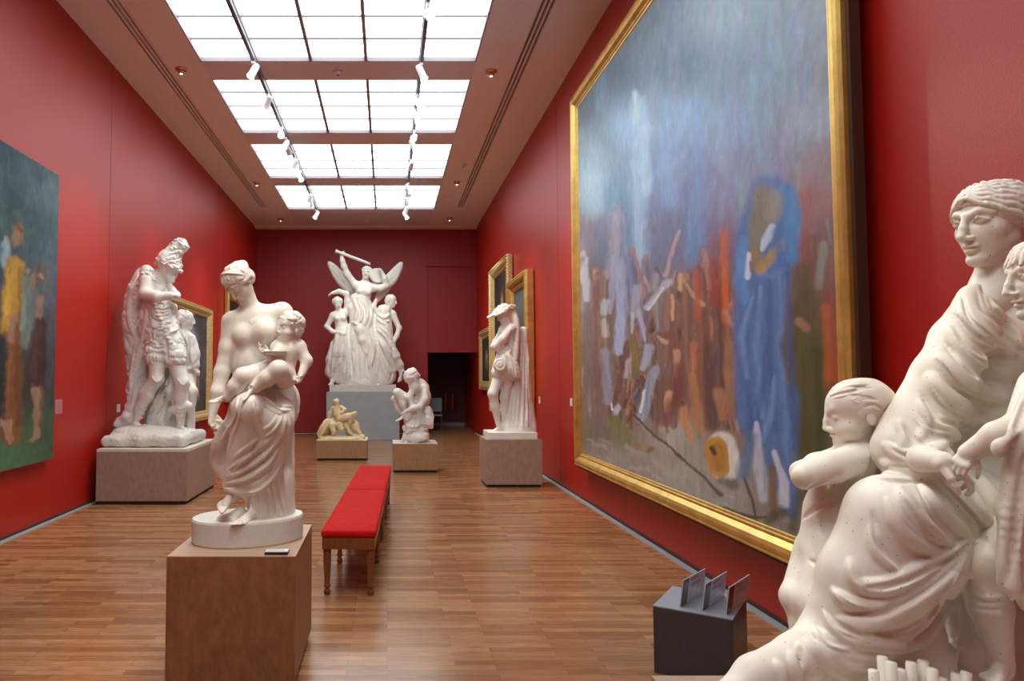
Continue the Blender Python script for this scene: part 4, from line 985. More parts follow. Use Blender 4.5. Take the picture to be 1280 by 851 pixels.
    bm = bmesh.new(); box(bm, (1.02, 1.50, .561), (2.42, 2.30, .67)); box(bm, (1.28, 2.30, .561), (2.42, 2.58, .67)); link('plinth', bm_mesh('plinth', bm), M_marS, t)
statue_mother()
# ------------------------------------------------------------------ statue: helmeted warrior with a companion behind his leg
def statue_warrior():
    g = Fig(10.15, .88); P = g.P
    t = thing('marble_statue', 'white statue of a helmeted warrior in ornate armour and cloak, by the left wall', 'statue', (-3.2, 10.15, .715))
    f = g.vol(135, 315, 255, 560, -.55, .5, .0075)
    Hc = P(211, 333, -.02); Mh = g.look(211, 72, -42, 0); H = .36
    head(f, Hc, Mh, H)
    g.ch(f, [(210, 345, -.05), (213, 349, -.05), (216, 351, -.06)], [5, 4.5, 2.5], 3)                 # beard
    g.c(f, (206, 338, .0), (195, 353, .02), 9, 10, 4)
    g.c(f, (193, 355, .02), (200, 395, .02), 15, 14, 6)
    g.ch(f, [(184, 352, -.14), (181, 367, -.22)], [9, 7.5], 4); g.ch(f, [(181, 367, -.22), (196, 371, -.30), (213, 369, -.28)], [7.5, 6.8, 4.6], 3)
    hand(f, P(213, 369, -.28), P(226, 367, -.24) - P(213, 369, -.28), (0, .6, -.8), .20, 1.1, 1)
    g.ch(f, [(204, 353, .15), (213, 364, .05), (221, 369, -.12)], [8, 6.5, 5], 4)
    g.c(f, (201, 398, .02), (203, 430, .0), 14, 15, 6)
    g.ch(f, [(197, 430, -.06), (196, 474, -.12)], [12.5, 8.5], 5); g.ch(f, [(196, 474, -.12), (183, 492, -.07), (170, 524, -.02)], [8.5, 8.3, 5], 4)
    foot(f, P(164, 534, -.02), P(189, 541, -.10), (0, 0, 1), .31, 1)
    g.ch(f, [(213, 430, .02), (228, 479, -.10)], [13, 8.5], 5); g.ch(f, [(228, 479, -.10), (226, 498, -.07), (226, 528, -.05)], [8.3, 8.2, 5], 4)
    foot(f, P(220, 536, -.02), P(241, 547, -.18), (0, 0, 1), .31, 1)
    for a, b in (((172, 512, -.06), (186, 496, -.10)), ((217, 512, -.08), (235, 508, -.09))):            # boot cuffs
        g.c(f, a, b, 5, 6, 3)
    f.freeze()
    for pts in ([(189, 470), (196, 477), (204, 470)], [(222, 474), (229, 481), (235, 473)]): g.st(f, pts, .9, k=1.5)
    for i in range(4): g.st(f, [(171 + 2 * i, 520 - 5 * i), (176 + 2 * i, 523 - 5 * i), (180 + 2 * i, 521 - 5 * i)], .8, k=.8); g.st(f, [(220, 524 - 5 * i), (226, 526 - 5 * i), (232, 523 - 5 * i)], .8, k=.8)
    w = f.build('warrior', M_marB, t)
    # crested helmet
    f = g.vol(185, 292, 242, 350, -.35, .32, .006)
    Wd = lambda x, y, z: Hc + Mh @ (np.array([x, y, z]) * H)
    f.ell(Wd(0, -.06, .18), np.array([.44, .50, .34]) * H, .03 * H, Mh); g.c(f, (209, 326, -.02), (227, 307, -.02), 13, 7.5, 5); g.c(f, (222, 303, -.02), (231, 309, -.02), 4, 5, 3); f.ell(Wd(0, .38, -.22), np.array([.40, .42, .36]) * H, .05 * H, Mh, True); f.ell(Wd(0, .1, -.42), np.array([.5, .5, .28]) * H, .05 * H, Mh, True)
    f.chain([Wd(-.42, .0, .06), Wd(-.30, .34, .14), Wd(0, .52, .18), Wd(.30, .34, .14), Wd(.42, .0, .06), Wd(.3, -.4, -.02), Wd(0, -.54, -.06), Wd(-.3, -.4, -.02), Wd(-.42, 0, .06)], .055 * H, .03 * H, 5)
    g.ch(f, [(196, 329, -.02), (206, 317, -.02), (217, 305, -.02), (225, 301, -.02), (231, 304, -.02)], [2.6, 3, 3.2, 3.2, 2.4], 2, 3)
    f.disp(curls(.010, 46, 9)); f.freeze()
    for pts in ([(204, 330), (212, 325), (222, 324), (230, 320)], [(206, 322), (216, 318), (226, 318)], [(212, 315), (220, 312), (227, 312)]): g.st(f, pts, .9, k=1, carve=True)
    f.build('helmet', M_marB, w)
    # armour: cuirass, shoulder guard, kilt
    f = g.vol(165, 330, 240, 470, -.5, .45, .0068)
    g.c(f, (192, 354, .02), (200, 394, .01), 17, 16, 6); g.e(f, (186, 349, -.06), (13, 12, 10), 4); g.c(f, (200, 392, .01), (203, 412, .0), 16.5, 18, 5)
    g.c(f, (202, 412, .0), (195, 446, -.08), 17, 13.5, 6); g.c(f, (206, 412, .0), (219, 447, -.05), 17, 14, 6)
    f.disp(curls(.018, 30, 4)); f.freeze()
    for x0, x1, y in ((185, 207, 448), (184, 207, 436), (210, 230, 452), (209, 227, 442)):
        for i in range(7): x = x0 + (x1 - x0) * i / 6; g.st(f, [(x, y - 4), (x + .4, y + 4)], 2.0, k=1.2)
    for i in range(11): g.st(f, [(189 + i * 2.1, 379 + i * 4.8), (195 + i * 2.1, 381 + i * 4.8)], 2.2, k=1)       # garland across the body
    for i in range(6): g.st(f, [(197, 384 + i * 4), (204, 386 + i * 4), (210, 383 + i * 4)], 1.2, k=1)
    f.freeze()
    g.st(f, [(207, 425), (208, 440), (209, 452)], 2.2, carve=True); g.st(f, [(184, 431), (196, 436), (207, 434)], 1.3, carve=True); g.st(f, [(190, 398), (200, 402), (212, 398)], 1.2, carve=True)
    f.build('armour', M_marB, t)
    # cloak falling behind, and the hide between the legs
    f = g.vol(136, 335, 225, 560, -.4, .62, .0075)
    g.ch(f, [(183, 345, .14), (170, 372, .16), (168, 410, .17), (174, 450, .18), (172, 500, .16)], [13, 12, 13, 13, 12], 8, 3)
    g.ch(f, [(186, 376, -.05), (184, 400, -.04), (186, 424, .02), (176, 442, .10)], [6, 7, 7, 8], 5, 3); g.ch(f, [(176, 440, .10), (171, 470, .10), (168, 500, .06), (160, 524, .02), (147, 530, .02)], [9, 9, 8, 7, 6], 5, 3)
    g.ch(f, [(204, 455, .24), (203, 500, .26), (200, 545, .26)], [14, 18, 24], 8); g.ch(f, [(216, 465, .06), (213, 490, .04), (216, 506, .03)], [6, 7, 3], 4)
    f.disp(wobble(.012, 18, 5)); f.disp(curls(.014, 20, 15)); f.freeze()
    for pts, r in (([(172, 345), (163, 370), (162, 400), (170, 425)], 3), ([(178, 352), (169, 380), (170, 410)], 2.5), ([(183, 380), (181, 410), (172, 445), (166, 480)], 2.5), ([(190, 376), (190, 400), (188, 416)], 2), ([(177, 440), (171, 470), (166, 500)], 2.2),
                   ([(168, 440), (164, 470), (163, 490)], 2.2), ([(207, 482), (198, 510), (184, 530)], 2), ([(212, 490), (205, 515), (195, 535)], 2), ([(203, 480), (193, 505), (182, 520)], 1.8)):
        g.st(f, pts, r, k=2)
    for i in range(10): g.st(f, [(163 + (i % 3), 352 + i * 6), (170, 356 + i * 6), (174, 352 + i * 6)], 1.6, k=1)
    f.build('cloak', M_marB, t)
    # companion at his side
    f = g.vol(208, 370, 262, 560, -.25, .75, .007)
    Kc = P(232, 400, .34); Mk = g.look(232, 80, -4, 0); Hk = .27
    head(f, Kc, Mk, Hk)
    g.c(f, (230, 408, .35), (231, 418, .36), 5, 6, 3); g.c(f, (232, 424, .36), (234, 452, .36), 11, 11, 5); g.c(f, (234, 452, .36), (228, 540, .36), 12, 15, 6)
    g.ch(f, [(239, 423, .30), (243, 442, .26), (243, 456, .24)], [6.5, 6.5, 6], 3); g.ch(f, [(243, 457, .24), (236, 461, .18)], [5, 3.4], 2)
    hand(f, P(241, 459, .22), P(250, 466, .22) - P(241, 459, .22), (0, .3, -1), .17, .5, 1)
    g.c(f, (232, 470, .25), (239, 490, .10), 9, 7.5, 4); g.c(f, (239, 490, .10), (236, 540, .14), 7.5, 5, 4)
    g.ch(f, [(225, 425, .30), (219, 405, .12), (217, 384, .0)], [6, 5, 4.5], 3)
    f.disp(wobble(.006, 22, 7)); f.freeze()
    for pts in ([(232, 420), (236, 436), (234, 450)], [(240, 424), (239, 440), (241, 455)], [(228, 430), (232, 445), (230, 456)], [(246, 430), (246, 445), (240, 455)]): g.st(f, pts, 1.6, k=1.5)
    k = f.build('companion', M_marB, t)
    f = g.vol(218, 380, 246, 425, .12, .6, .006); Wk = hair_cap(f, Kc, Mk, Hk * 1.03, .04, 40, 6); f.chain([Wk(.3, -.2, .1), Wk(.25, -.45, -.3), Wk(.2, -.4, -.8)], .12 * Hk, .1 * Hk, 4); f.chain([Wk(-.3, -.2, .1), Wk(-.25, -.45, -.3), Wk(-.2, -.4, -.8)], .12 * Hk, .1 * Hk, 4)
    f.build('headcloth', M_marB, k)
    # rough base on a thin slab
    f = Vol((-3.98 + .12, 9.4, .70), (-2.55, 10.98, 1.08), .0085); f.zmin = .716
    a, b = P(141, 548, 0), P(250, 552, 0)
    f.rbox((-3.235, 10.15, .80), (.555, .60, .085), .08, .01); f.ell((-3.26, 10.17, .86), (.54, .56, .115), .06); f.ell((-3.55, 10.1, .90), (.2, .34, .07), .06)
    f.disp(wobble(.010, 12, 12)); f.disp(wobble(.003, 50, 13))
    f.build('rough_base', M_base, t)
statue_warrior()
# ------------------------------------------------------------------ statue: young shepherd in a brimmed hat
def statue_shepherd():
    g = Fig(11.2, .805); P = g.P
    t = thing('marble_statue', 'white marble statue of a standing young shepherd in a brimmed hat, by the right wall', 'statue', (1.9, 11.2, .71))
    f = g.vol(603, 376, 680, 552, -.4, .4, .0072)
    Hc = P(630, 393, 0); Mh = g.look(630, -62, -26, 0); H = .27
    head(f, Hc, Mh, H)
    g.k = .9
    g.c(f, (633, 400, .01), (637, 411, .02), 5, 6.5, 3); g.c(f, (634, 416, .02), (635, 436, .02), 10.5, 8, 5); g.c(f, (629, 412, .08), (641, 411, -.05), 5.5, 6, 4)
    g.ch(f, [(639, 411, -.10), (628, 424, -.14), (618, 433, -.12)], [6.5, 5.6, 5], 3); g.ch(f, [(618, 433, -.12), (626, 437, -.05), (634, 437, -.02)], [5, 4.6, 3.4], 3)
    g.ch(f, [(629, 413, .12), (620, 428, .10), (628, 438, .0)], [5.5, 5, 3.6], 3)
    hand(f, P(632, 437, -.05), (1, -.1, .1), (0, .7, -.7), .16, .6, 1)
    g.c(f, (635, 438, .02), (631, 462, .01), 10, 11, 5)
    g.ch(f, [(627, 462, -.02), (616, 492, -.10)], [9, 6.6], 4); g.ch(f, [(616, 492, -.10), (619, 508, -.07), (623, 531, -.04)], [6.6, 6.2, 3.6], 3)
    g.ch(f, [(636, 462, .05), (631, 497, .02)], [9, 6.4], 4); g.ch(f, [(631, 497, .02), (632, 512, .06), (630, 533, .08)], [6.2, 5.8, 3.6], 3)
    foot(f, P(627, 539.5, -.02), P(609, 544, -.10), (0, 0, 1), .255, 1); foot(f, P(632, 537, .10), P(618, 539, .06), (0, 0, 1), .25, -1)
    f.freeze()
    g.st(f, [(640, 414), (638, 425), (634, 434)], 1.2, carve=True, k=3)
    g.k = 1.0
    s_ = f.build('shepherd', M_marC, t)
    f = g.vol(606, 374, 655, 412, -.35, .35, .006)
    W = lambda x, y, z: Hc + Mh @ (np.array([x, y, z]) * H)
    f.ell(W(0, -.04, .26), np.array([.44, .48, .36]) * H, .03 * H, Mh); f.rbox(W(0, .02, .22), np.array([.55, .62, .05]) * H, .05 * H, .05 * H, Mh); f.ell(W(0, .55, .24), np.array([.35, .45, .055]) * H, .06 * H, Mh)
    f.ell(W(0, .34, -.20), np.array([.42, .44, .36]) * H, .03 * H, Mh, True)
    for i in range(12): a = i * .55; f.ell(W(.5 * math.sin(a), -.1 + .48 * math.cos(a), .28 + .03 * (i % 3)), np.array([.10, .13, .07]) * H, .02 * H, Mh)
    f.disp(curls(.012, 40, 3))
    f.build('hat', M_marC, s_)
    f = g.vol(628, 385, 650, 460, -.35, .3, .006)
    g.ch(f, [(642, 390, -.02), (645, 402, -.06), (646, 420, -.08), (645, 440, -.08), (644, 452, -.08)], [3.5, 3.6, 3.2, 3, 2.6], 2, 4); f.build('scarf', M_marC, s_)
    # kilt with pouch
    f = g.vol(608, 430, 655, 482, -.4, .4, .0062)
    g.c(f, (635, 438, .02), (631, 464, .0), 9.5, 13.5, 5); g.c(f, (632, 440, .02), (623, 466, -.06), 10, 9, 5); g.c(f, (637, 442, .03), (640, 470, .04), 10, 7, 5); g.c(f, (624, 440, -.06), (646, 436, -.05), 3.2, 3.2, 2)
    f.freeze()
    for x in range(618, 648, 3): g.st(f, [(631 + (x - 631) * .55, 443), (x - .5, 458), (x, 473)], 1.5, k=1.5)
    g.st(f, [(630, 438), (634, 442), (638, 437)], 2.5)
    g.ch(f, [(634, 444, -.15), (644, 455, -.18), (648, 470, -.15)], [2.5, 3, 3], 2, 3); g.ch(f, [(636, 444, -.16), (640, 460, -.2), (644, 470, -.18)], [2, 2.4, 2.4], 2, 3)
    f.freeze()
    for x in (620, 624, 635, 639, 643): g.st(f, [(631 + (x - 631) * .6, 446), (x, 460), (x + .4, 472)], 1.1, k=.8, carve=True)
    f.build('kilt', M_marC, t)
    c = P(625, 456, -.235); bm = bmesh.new()
    nv = np.array([-.15, -.98, .1]); q1 = Vector(c); q2 = Vector(c + nrm(nv) * .05); tube(bm, [Vector(c - nrm(nv) * .03), q1, q2], [.105, .105, .085], 28)
    tube(bm, [q2 - Vector(nrm(nv)) * .001, q2 + Vector(nrm(nv)) * .012], [.05, .035], 20)
    link('round_pouch', bm_mesh('round_pouch', bm), M_marC, t)
    # tree trunk with hanging cloth
    f = g.vol(620, 404, 685, 552, -.3, .5, .0085)
    g.ch(f, [(652, 414, .10), (652, 450, .10), (650, 490, .10), (650, 540, .08)], [4.5, 7, 12, 18], 6); g.ch(f, [(655, 412, .05), (658, 450, .05), (660, 495, .06), (666, 542, .04)], [3.5, 4, 4.5, 6], 4)
    g.c(f, (640, 500, .06), (634, 541, .06), 6, 8, 5)
    f.disp(wobble(.008, 16, 5)); f.freeze()
    for x0, x1 in ((647, 640), (651, 646), (655, 653), (658, 659), (643, 636)): g.st(f, [(x0, 430), ((x0 + x1) / 2 + 1, 480), (x1, 533)], 1.6, k=2)
    f.freeze()
    for x0, x1, r in ((649, 643, 1.6), (653, 650, 1.4), (656.5, 656, 1.4), (645, 639, 1.8), (658, 662, 1.6)): g.st(f, [(x0, 428), ((x0 + x1) / 2 + 1, 480), (x1, 533)], r, carve=True, k=1)
    f.build('tree_trunk', M_marC, t)
    bm = bmesh.new(); box(bm, (1.535, 10.92, .711), (2.27, 11.56, .812), 0, None, .008); link('plinth', bm_mesh('plinth', bm), M_marC, t)
statue_shepherd()
# ------------------------------------------------------------------ statue: crouching figure on a rock
def statue_crouching():
    g = Fig(12.87, .5); P = g.P
    t = thing('marble_statue', 'white marble figure crouching on a rock with bowed head, on the light wooden pedestal', 'statue', (.51, 12.87, .5))
    f = g.vol(484, 455, 545, 556, -.45, .42, .0075)
    Hc = P(515, 473, -.08); Mh = g.look(515, -42, -55, 0); H = .27
    head(f, Hc, Mh, H); g.k = .86
    g.c(f, (519, 476, -.04), (524, 481, .02), 5.5, 7, 4); g.ch(f, [(525, 482, .03), (529, 495, .07), (526, 508, .08)], [9, 10, 11], 5); g.c(f, (518, 483, -.12), (530, 484, .14), 6, 6.5, 5)
    g.ch(f, [(524, 508, .0), (497, 491, -.08)], [9, 6.4], 4); g.ch(f, [(497, 491, -.08), (503, 505, -.08), (508, 517, -.08)], [6, 5.4, 3.6], 3)
    g.ch(f, [(522, 510, .16), (494, 499, .06)], [8.5, 6], 4); g.ch(f, [(494, 499, .06), (498, 510, .02), (504, 520, .0)], [5.5, 5, 3.5], 3)
    foot(f, P(509, 521, -.08), P(498, 526, -.14), (0, 0, 1), .22, 1)
    g.ch(f, [(531, 485, -.10), (531, 499, -.20), (525, 508, -.24)], [5.5, 5, 4.6], 3); g.ch(f, [(525, 508, -.24), (515, 511, -.26), (508, 514, -.25)], [4.4, 4, 3], 2); hand(f, P(509, 514, -.25), (-1, -.1, -.3), (0, .3, -1), .16, .6, -1)
    g.ch(f, [(517, 485, -.12), (511, 497, -.18), (516, 508, -.2)], [5, 4.6, 3.6], 3)
    g.k = 1.0; c = f.build('crouching_figure', M_marC, t)
    f = g.vol(500, 456, 532, 490, -.4, .25, .006)
    W = lambda x, y, z: Hc + Mh @ (np.array([x, y, z]) * H)
    f.ell(W(0, -.07, .17), np.array([.50, .56, .48]) * H, .03 * H, Mh); f.ell(W(0, -.3, -.1), np.array([.36, .3, .3]) * H, .1 * H, Mh); f.disp(curls(.011, 30, 3)); f.ell(W(0, .42, -.18), np.array([.30, .36, .36]) * H, .05 * H, Mh, True)
    for q in (-1, 1): f.chain([W(q * .35, .1, .1), W(q * .38, .15, -.3), W(q * .3, .25, -.75)], [.12 * H, .11 * H, .06 * H], .05 * H, 4)
    f.build('hair', M_marC, c)
    f = g.vol(496, 502, 546, 556, -.42, .45, .0085)
    g.c(f, (522, 522, .04), (519, 550, .0), 13, 17.5, 6); g.c(f, (511, 522, -.10), (512, 534, -.12), 6, 5, 3); g.e(f, (534, 514, -.10), (6, 8, 7), 4); g.e(f, (514, 538, -.15), (10, 10, 7), 4); g.e(f, (520, 546, -.18), (16, 8, 6), 4); g.ch(f, [(536, 515, -.18), (536, 530, -.2), (533, 536, -.2)], [4.5, 4.5, 3], 3)
    f.disp(wobble(.016, 14, 4)); f.disp(curls(.020, 20, 5)); f.freeze()
    for pts in ([(528, 514), (529, 526), (530, 535)], [(513, 516), (517, 526), (516, 534)], [(522, 515), (523, 525), (521, 533)]): g.st(f, pts, 1.6)
    f.build('rock', M_marC, t)
statue_crouching()
# ------------------------------------------------------------------ small cream group: reclining woman on an animal
def statuette():
    g = Fig(14.65, .40); P = g.P
    t = thing('statuette', 'small cream statuette of a woman reclining on an animal, on the low wooden pedestal', 'statue', (-.95, 14.65, .40))
    f = g.vol(396, 494, 462, 552, -.32, .32, .0075)
    Hc = P(420.5, 503.5, -.02); Mh = g.look(420, 30, -20, -8); H = .15
    head(f, Hc, Mh, H)
    g.c(f, (420.8, 507, 0), (421, 511, 0), 2.2, 3, 1.5); g.ch(f, [(421, 511, 0), (422, 517, -.02), (425, 523, -.02)], [5, 5, 6.2], 3); g.c(f, (416, 510.5, 0), (427, 509.5, 0), 2.6, 2.6, 2)
    g.ch(f, [(416, 510.5, 0), (412.3, 517, .0), (411, 524, .0)], [2.6, 2.3, 1.6], 1.5); g.ch(f, [(427, 509.5, 0), (431, 512, -.05), (427, 516, -.11)], [2.6, 2.3, 1.6], 1.5)
    g.ch(f, [(426, 523, -.06), (435, 521, -.10), (443.5, 517.5, -.12)], [5, 4.4, 3.2], 2); g.ch(f, [(443.5, 517.5, -.12), (440, 523, -.12), (437, 529, -.13)], [3, 2.7, 1.8], 1.5); g.ch(f, [(426, 524, .05), (438, 523, .02), (446, 531, .0), (448, 538, .0)], [5, 4, 3, 2], 2)
    w = f.build('reclining_woman', M_marY, t)
    f = g.vol(412, 497, 430, 513, -.2, .2, .006); hair_cap(f, Hc, Mh, H * 1.06, .05, 34, 3, face=False); W = lambda x, y, z: Hc + Mh @ (np.array([x, y, z]) * H); f.ell(W(0, .45, -.15), np.array([.32, .42, .4]) * H, .05 * H, Mh, True); f.ell(W(0, -.5, .1), .2 * H, .06 * H); f.build('hair', M_marY, w)
    f = g.vol(396, 516, 462, 552, -.34, .34, .0075)
    g.ch(f, [(414, 529, .02), (424, 531, .02), (436, 530, .02)], [6.5, 6.5, 6.5], 3); g.ch(f, [(437, 530, -.02), (444, 534, -.06), (450, 541, -.10)], [4.5, 3.6, 2.2], 2)
    g.c(f, (440, 529, -.06), (444, 526, -.1), 1.4, .8, 1); g.c(f, (442, 530, .02), (446, 527, .04), 1.4, .8, 1)
    g.ch(f, [(415, 532, -.08), (417, 539, -.12), (416, 545, -.1)], [4, 2.6, 2], 2); g.ch(f, [(433, 532, -.06), (437, 540, -.10), (441, 544, -.12)], [3.6, 2.4, 1.8], 2); g.ch(f, [(413, 532, .12), (412, 545, .12)], [3.6, 2], 2); g.ch(f, [(434, 533, .12), (436, 545, .12)], [3.4, 2], 2)
    f.disp(wobble(.006, 26, 8)); f.build('animal', M_marY, t)
    f = g.vol(394, 522, 462, 552, -.36, .36, .0085)
    g.ch(f, [(410, 527, -.02), (405, 535, -.04), (400, 542, -.04)], [4, 5, 4], 2); g.c(f, (408, 530, .08), (405, 545, .08), 4, 5, 3); g.ch(f, [(424, 530, -.10), (427, 537, -.12)], [4, 3], 3); g.e(f, (428, 547.5, 0), (29, 20, 3.2), 3); g.e(f, (448, 545, -.05), (8, 8, 3), 3)
    f.disp(wobble(.012, 18, 9)); f.freeze()
    for pts in ([(411, 528), (406, 536), (402, 543)], [(407, 528), (402, 536), (399, 541)]): g.st(f, pts, 1)
    f.build('draped_ground', M_marY, t)
statuette()
# ------------------------------------------------------------------ big winged group against the end wall
def statue_group():
    g = Fig(19.55, 1.43); P = g.P
    t = thing('marble_statue', 'tall white marble group of a winged figure with raised arm between two draped companions', 'statue', (-.65, 19.6, 1.25))
    def person(x0, y0, x1, y1, d0, d1, fn, name, hd, yaw, pitch, roll, H, hs):
        f = g.vol(x0, y0, x1, y1, d0, d1, .0115)
        c = P(*hd); M = g.look(hd[0], yaw, pitch, roll); head(f, c, M, H); fn(f); o = f.build(name, M_marB, t)
        f = g.vol(hd[0] - 15, hd[1] - 18, hd[0] + 15, hd[1] + 18, hd[2] - .35, hd[2] + .35, .009); hair_cap(f, c, M, H * 1.06, .025, 36, hs); f.build('hair', M_marB, o)
        return o
    def mid(f):
        g.c(f, (457, 349, 0), (455, 357, 0), 4, 5, 3); g.c(f, (455, 363, 0), (452, 378, 0), 10.5, 9, 5); g.c(f, (446, 357, 0), (466, 359, 0), 5.5, 5.5, 4); g.e(f, (450.5, 364, -.17), 4.2, 3); g.e(f, (460, 365, -.17), 4.2, 3)
        g.ch(f, [(444, 356, 0), (434, 343, -.05), (430, 333, -.08)], [5.5, 4.6, 4.2], 3); g.ch(f, [(430, 333, -.08), (428, 326, -.1), (427, 319, -.12)], [4.2, 3.6, 2.6], 2)
        hand(f, P(427, 320, -.12), (.1, -.1, 1), (.8, -.3, .2), .22, 1.0, 1)
        g.ch(f, [(467, 359, 0), (476, 360, -.08), (483, 357, -.1)], [5, 4.4, 4], 3); g.ch(f, [(483, 357, -.1), (481, 348, -.14), (477, 340, -.16)], [4, 3.6, 2.6], 2); hand(f, P(477.5, 341, -.16), (-.3, -.1, 1), (-.8, -.2, 0), .22, .9, -1)
        g.c(f, (452, 380, 0), (453, 395, 0), 10, 12, 5); g.ch(f, [(450, 396, -.1), (450, 412, -.2), (453, 425, -.24)], [9, 7.5, 6.2], 4); g.ch(f, [(453, 425, -.24), (457, 440, -.2), (460, 457, -.16)], [6, 5.8, 3.6], 3); foot(f, P(459, 462, -.12), P(461, 470, -.28), (.1, -.6, .7), .34, 1)
        g.ch(f, [(456, 396, .05), (462, 430, .02), (452, 462, .05)], [9, 7, 4], 4)
    def lf(f):
        g.c(f, (423, 386, 0), (425, 392, 0), 3.6, 4.4, 3); g.c(f, (425, 397, 0), (428, 410, 0), 8.2, 7.6, 4); g.c(f, (417, 394, 0), (432, 391, 0), 4.6, 4.6, 3); g.e(f, (421, 398, -.14), 3.4, 2); g.e(f, (429, 398, -.14), 3.4, 2); g.c(f, (428, 412, 0), (430, 424, 0), 8.5, 10, 4)
        g.ch(f, [(416, 395, -.02), (408.5, 408, .0)], [4.4, 3.6], 3); g.ch(f, [(408.5, 408, 0), (415, 414, -.1), (421, 416, -.15)], [3.6, 3.2, 2.4], 2); hand(f, P(419, 416, -.14), (1, -.2, -.2), (0, 1, .2), .2, .5, 1)
        g.ch(f, [(433, 391, .02), (434.5, 377, .0), (433, 367, -.05)], [4.6, 4.2, 3.8], 3); g.ch(f, [(433, 367, -.05), (424, 364, -.08), (416, 366, -.1)], [3.8, 3.3, 2.4], 2); hand(f, P(417, 366, -.1), (-1, 0, -.25), (0, -.2, -1), .2, .5, 1)
        g.ch(f, [(427, 425, -.05), (424, 452, -.12)], [8.5, 6], 4); g.ch(f, [(424, 452, -.12), (417, 475, -.1)], [5.6, 3.2], 3); foot(f, P(417, 480, -.1), P(411, 484, -.26), (0, 0, 1), .32, 1); g.ch(f, [(433, 425, .05), (436, 455, .0), (434, 476, .05)], [8, 6, 3.4], 3); foot(f, P(434, 478, .05), P(431, 484, -.12), (0, 0, 1), .32, -1)
    def rf(f):
        g.c(f, (487, 382, .05), (484, 388, .05), 3.6, 4.6, 3); g.c(f, (481, 394, .05), (479, 408, .03), 9, 8.2, 4); g.c(f, (474, 391, .05), (490, 392, .05), 4.8, 4.8, 3); g.c(f, (479, 410, .03), (479, 422, 0), 9, 10.5, 4)
        g.ch(f, [(491, 393, .03), (499, 410, .0)], [4.8, 3.8], 3); g.ch(f, [(499, 410, 0), (496, 420, -.05), (492, 428, -.08)], [3.8, 3.4, 2.5], 2); hand(f, P(493, 426, -.07), (-.3, -.1, -1), (-1, 0, .2), .22, .6, -1)
        g.ch(f, [(472, 391, .05), (466, 384, .0), (470, 376, .0)], [4.4, 3.8, 3], 3)
        g.ch(f, [(481, 422, -.05), (491, 440, -.12), (500, 456, -.08)], [9, 6.4, 5], 4); g.ch(f, [(500, 456, -.08), (502, 463, -.05), (501, 468, -.02)], [4.6, 3.6, 2.8], 3); foot(f, P(502.5, 464, .0), P(499.5, 476, -.1), (.2, -.9, .2), .34, 1)
        g.ch(f, [(475, 424, .05), (476, 452, .0), (477, 470, .02)], [8.5, 6, 3.6], 3); foot(f, P(478, 474, .02), P(473, 480, -.18), (0, 0, 1), .34, -1)
    g.k = .88
    person(418, 312, 490, 486, -.6, .5, mid, 'winged_figure', (458.5, 341.5, -.04), -8, 4, 8, .36, 1)
    person(402, 358, 445, 490, -.5, .45, lf, 'left_companion', (422, 379.5, -.05), 14, -12, -6, .33, 2)
    person(460, 364, 512, 490, -.5, .45, rf, 'right_companion', (489, 376.5, .02), 70, -8, 6, .33, 3)
    g.k = 1.0
    # wings
    for nm, pts, sg in (('left', [(440, 360, .25), (428, 350, .35), (418, 337, .38), (411, 328, .38)], -1), ('right', [(474, 358, .28), (487, 350, .36), (496, 338, .38), (502, 328.5, .38)], 1)):
        f = g.vol(404, 322, 508, 388, .05, .62, .010)
        g.ch(f, pts, [7, 7, 4.5, 1.2], 4, 4, flat=(0, 1, 0), ff=.4); P0 = curve(pts, 6)
        for i in range(0, len(P0) - 1, 1):
            a = P0[i]; L = 17 * (1 - i / len(P0)) + 5
            b = (a[0] + (-sg) * L * .25, a[1] + L, a[2] + .02); g.c(f, tuple(a), b, 2.6, 1.4, 1, flat=(0, 1, 0), ff=.5)
        f.freeze()
        for j in range(6):
            o = 2.2 * j; m_ = sg; g.st(f, [(pts[1][0] - m_ * .5 + m_ * -.4 * o, pts[1][1] - 3 + o * 1.15), (pts[2][0] - m_ * .2 * o, pts[2][1] - 2 + o), (pts[3][0] - m_ * .3 * o + m_ * -1.5, pts[3][1] + 3 + o * .9)], .7, k=.6, carve=True)
        f.build('wing', M_marB, t)
    bm = bmesh.new(); a, b = P(420, 314, -.2), P(463, 330, -.05); tube(bm, [a, a + (b - a) * .9, b], [.045, .04, .03], 12); tube(bm, [a - (b - a) * .015, a + (b - a) * .02], [.055, .055], 12); link('staff', bm_mesh('staff', bm, True), M_marB, t)
    c = P(470, 345, -.02); nv = Vector(nrm((.45, -.85, .15))); bm = bmesh.new(); tube(bm, [Vector(c), Vector(c) + nv * .03, Vector(c) + nv * .09], [.20, .215, .20], 28); link('round_disc', bm_mesh('round_disc', bm), M_marB, t)
    # garments
    f = g.vol(400, 368, 512, 488, -.75, .6, .0125)
    g.c(f, (451, 374, -.02), (453, 398, -.02), 10.5, 13.5, 5); g.c(f, (453, 398, .0), (452, 412, -.05), 13, 11, 5); g.ch(f, [(461, 400, -.02), (466, 430, -.05), (462, 460, -.08)], [9, 8.5, 8], 5); g.ch(f, [(443, 372, -.05), (440, 385, -.05), (441, 404, -.06)], [4, 5, 3], 4); g.c(f, (446, 405, -.05), (443, 436, .0), 8, 7, 5)
    g.c(f, (429, 415, -.02), (426, 440, -.06), 10.5, 10, 5); g.ch(f, [(428, 430, 0), (421, 455, .0), (418, 470, .02)], [10, 9, 8], 5); g.c(f, (434, 430, 0), (438, 468, .02), 9, 10, 5); g.ch(f, [(418, 430, .05), (412, 450, .06), (410, 466, .06)], [5, 5, 4], 4)
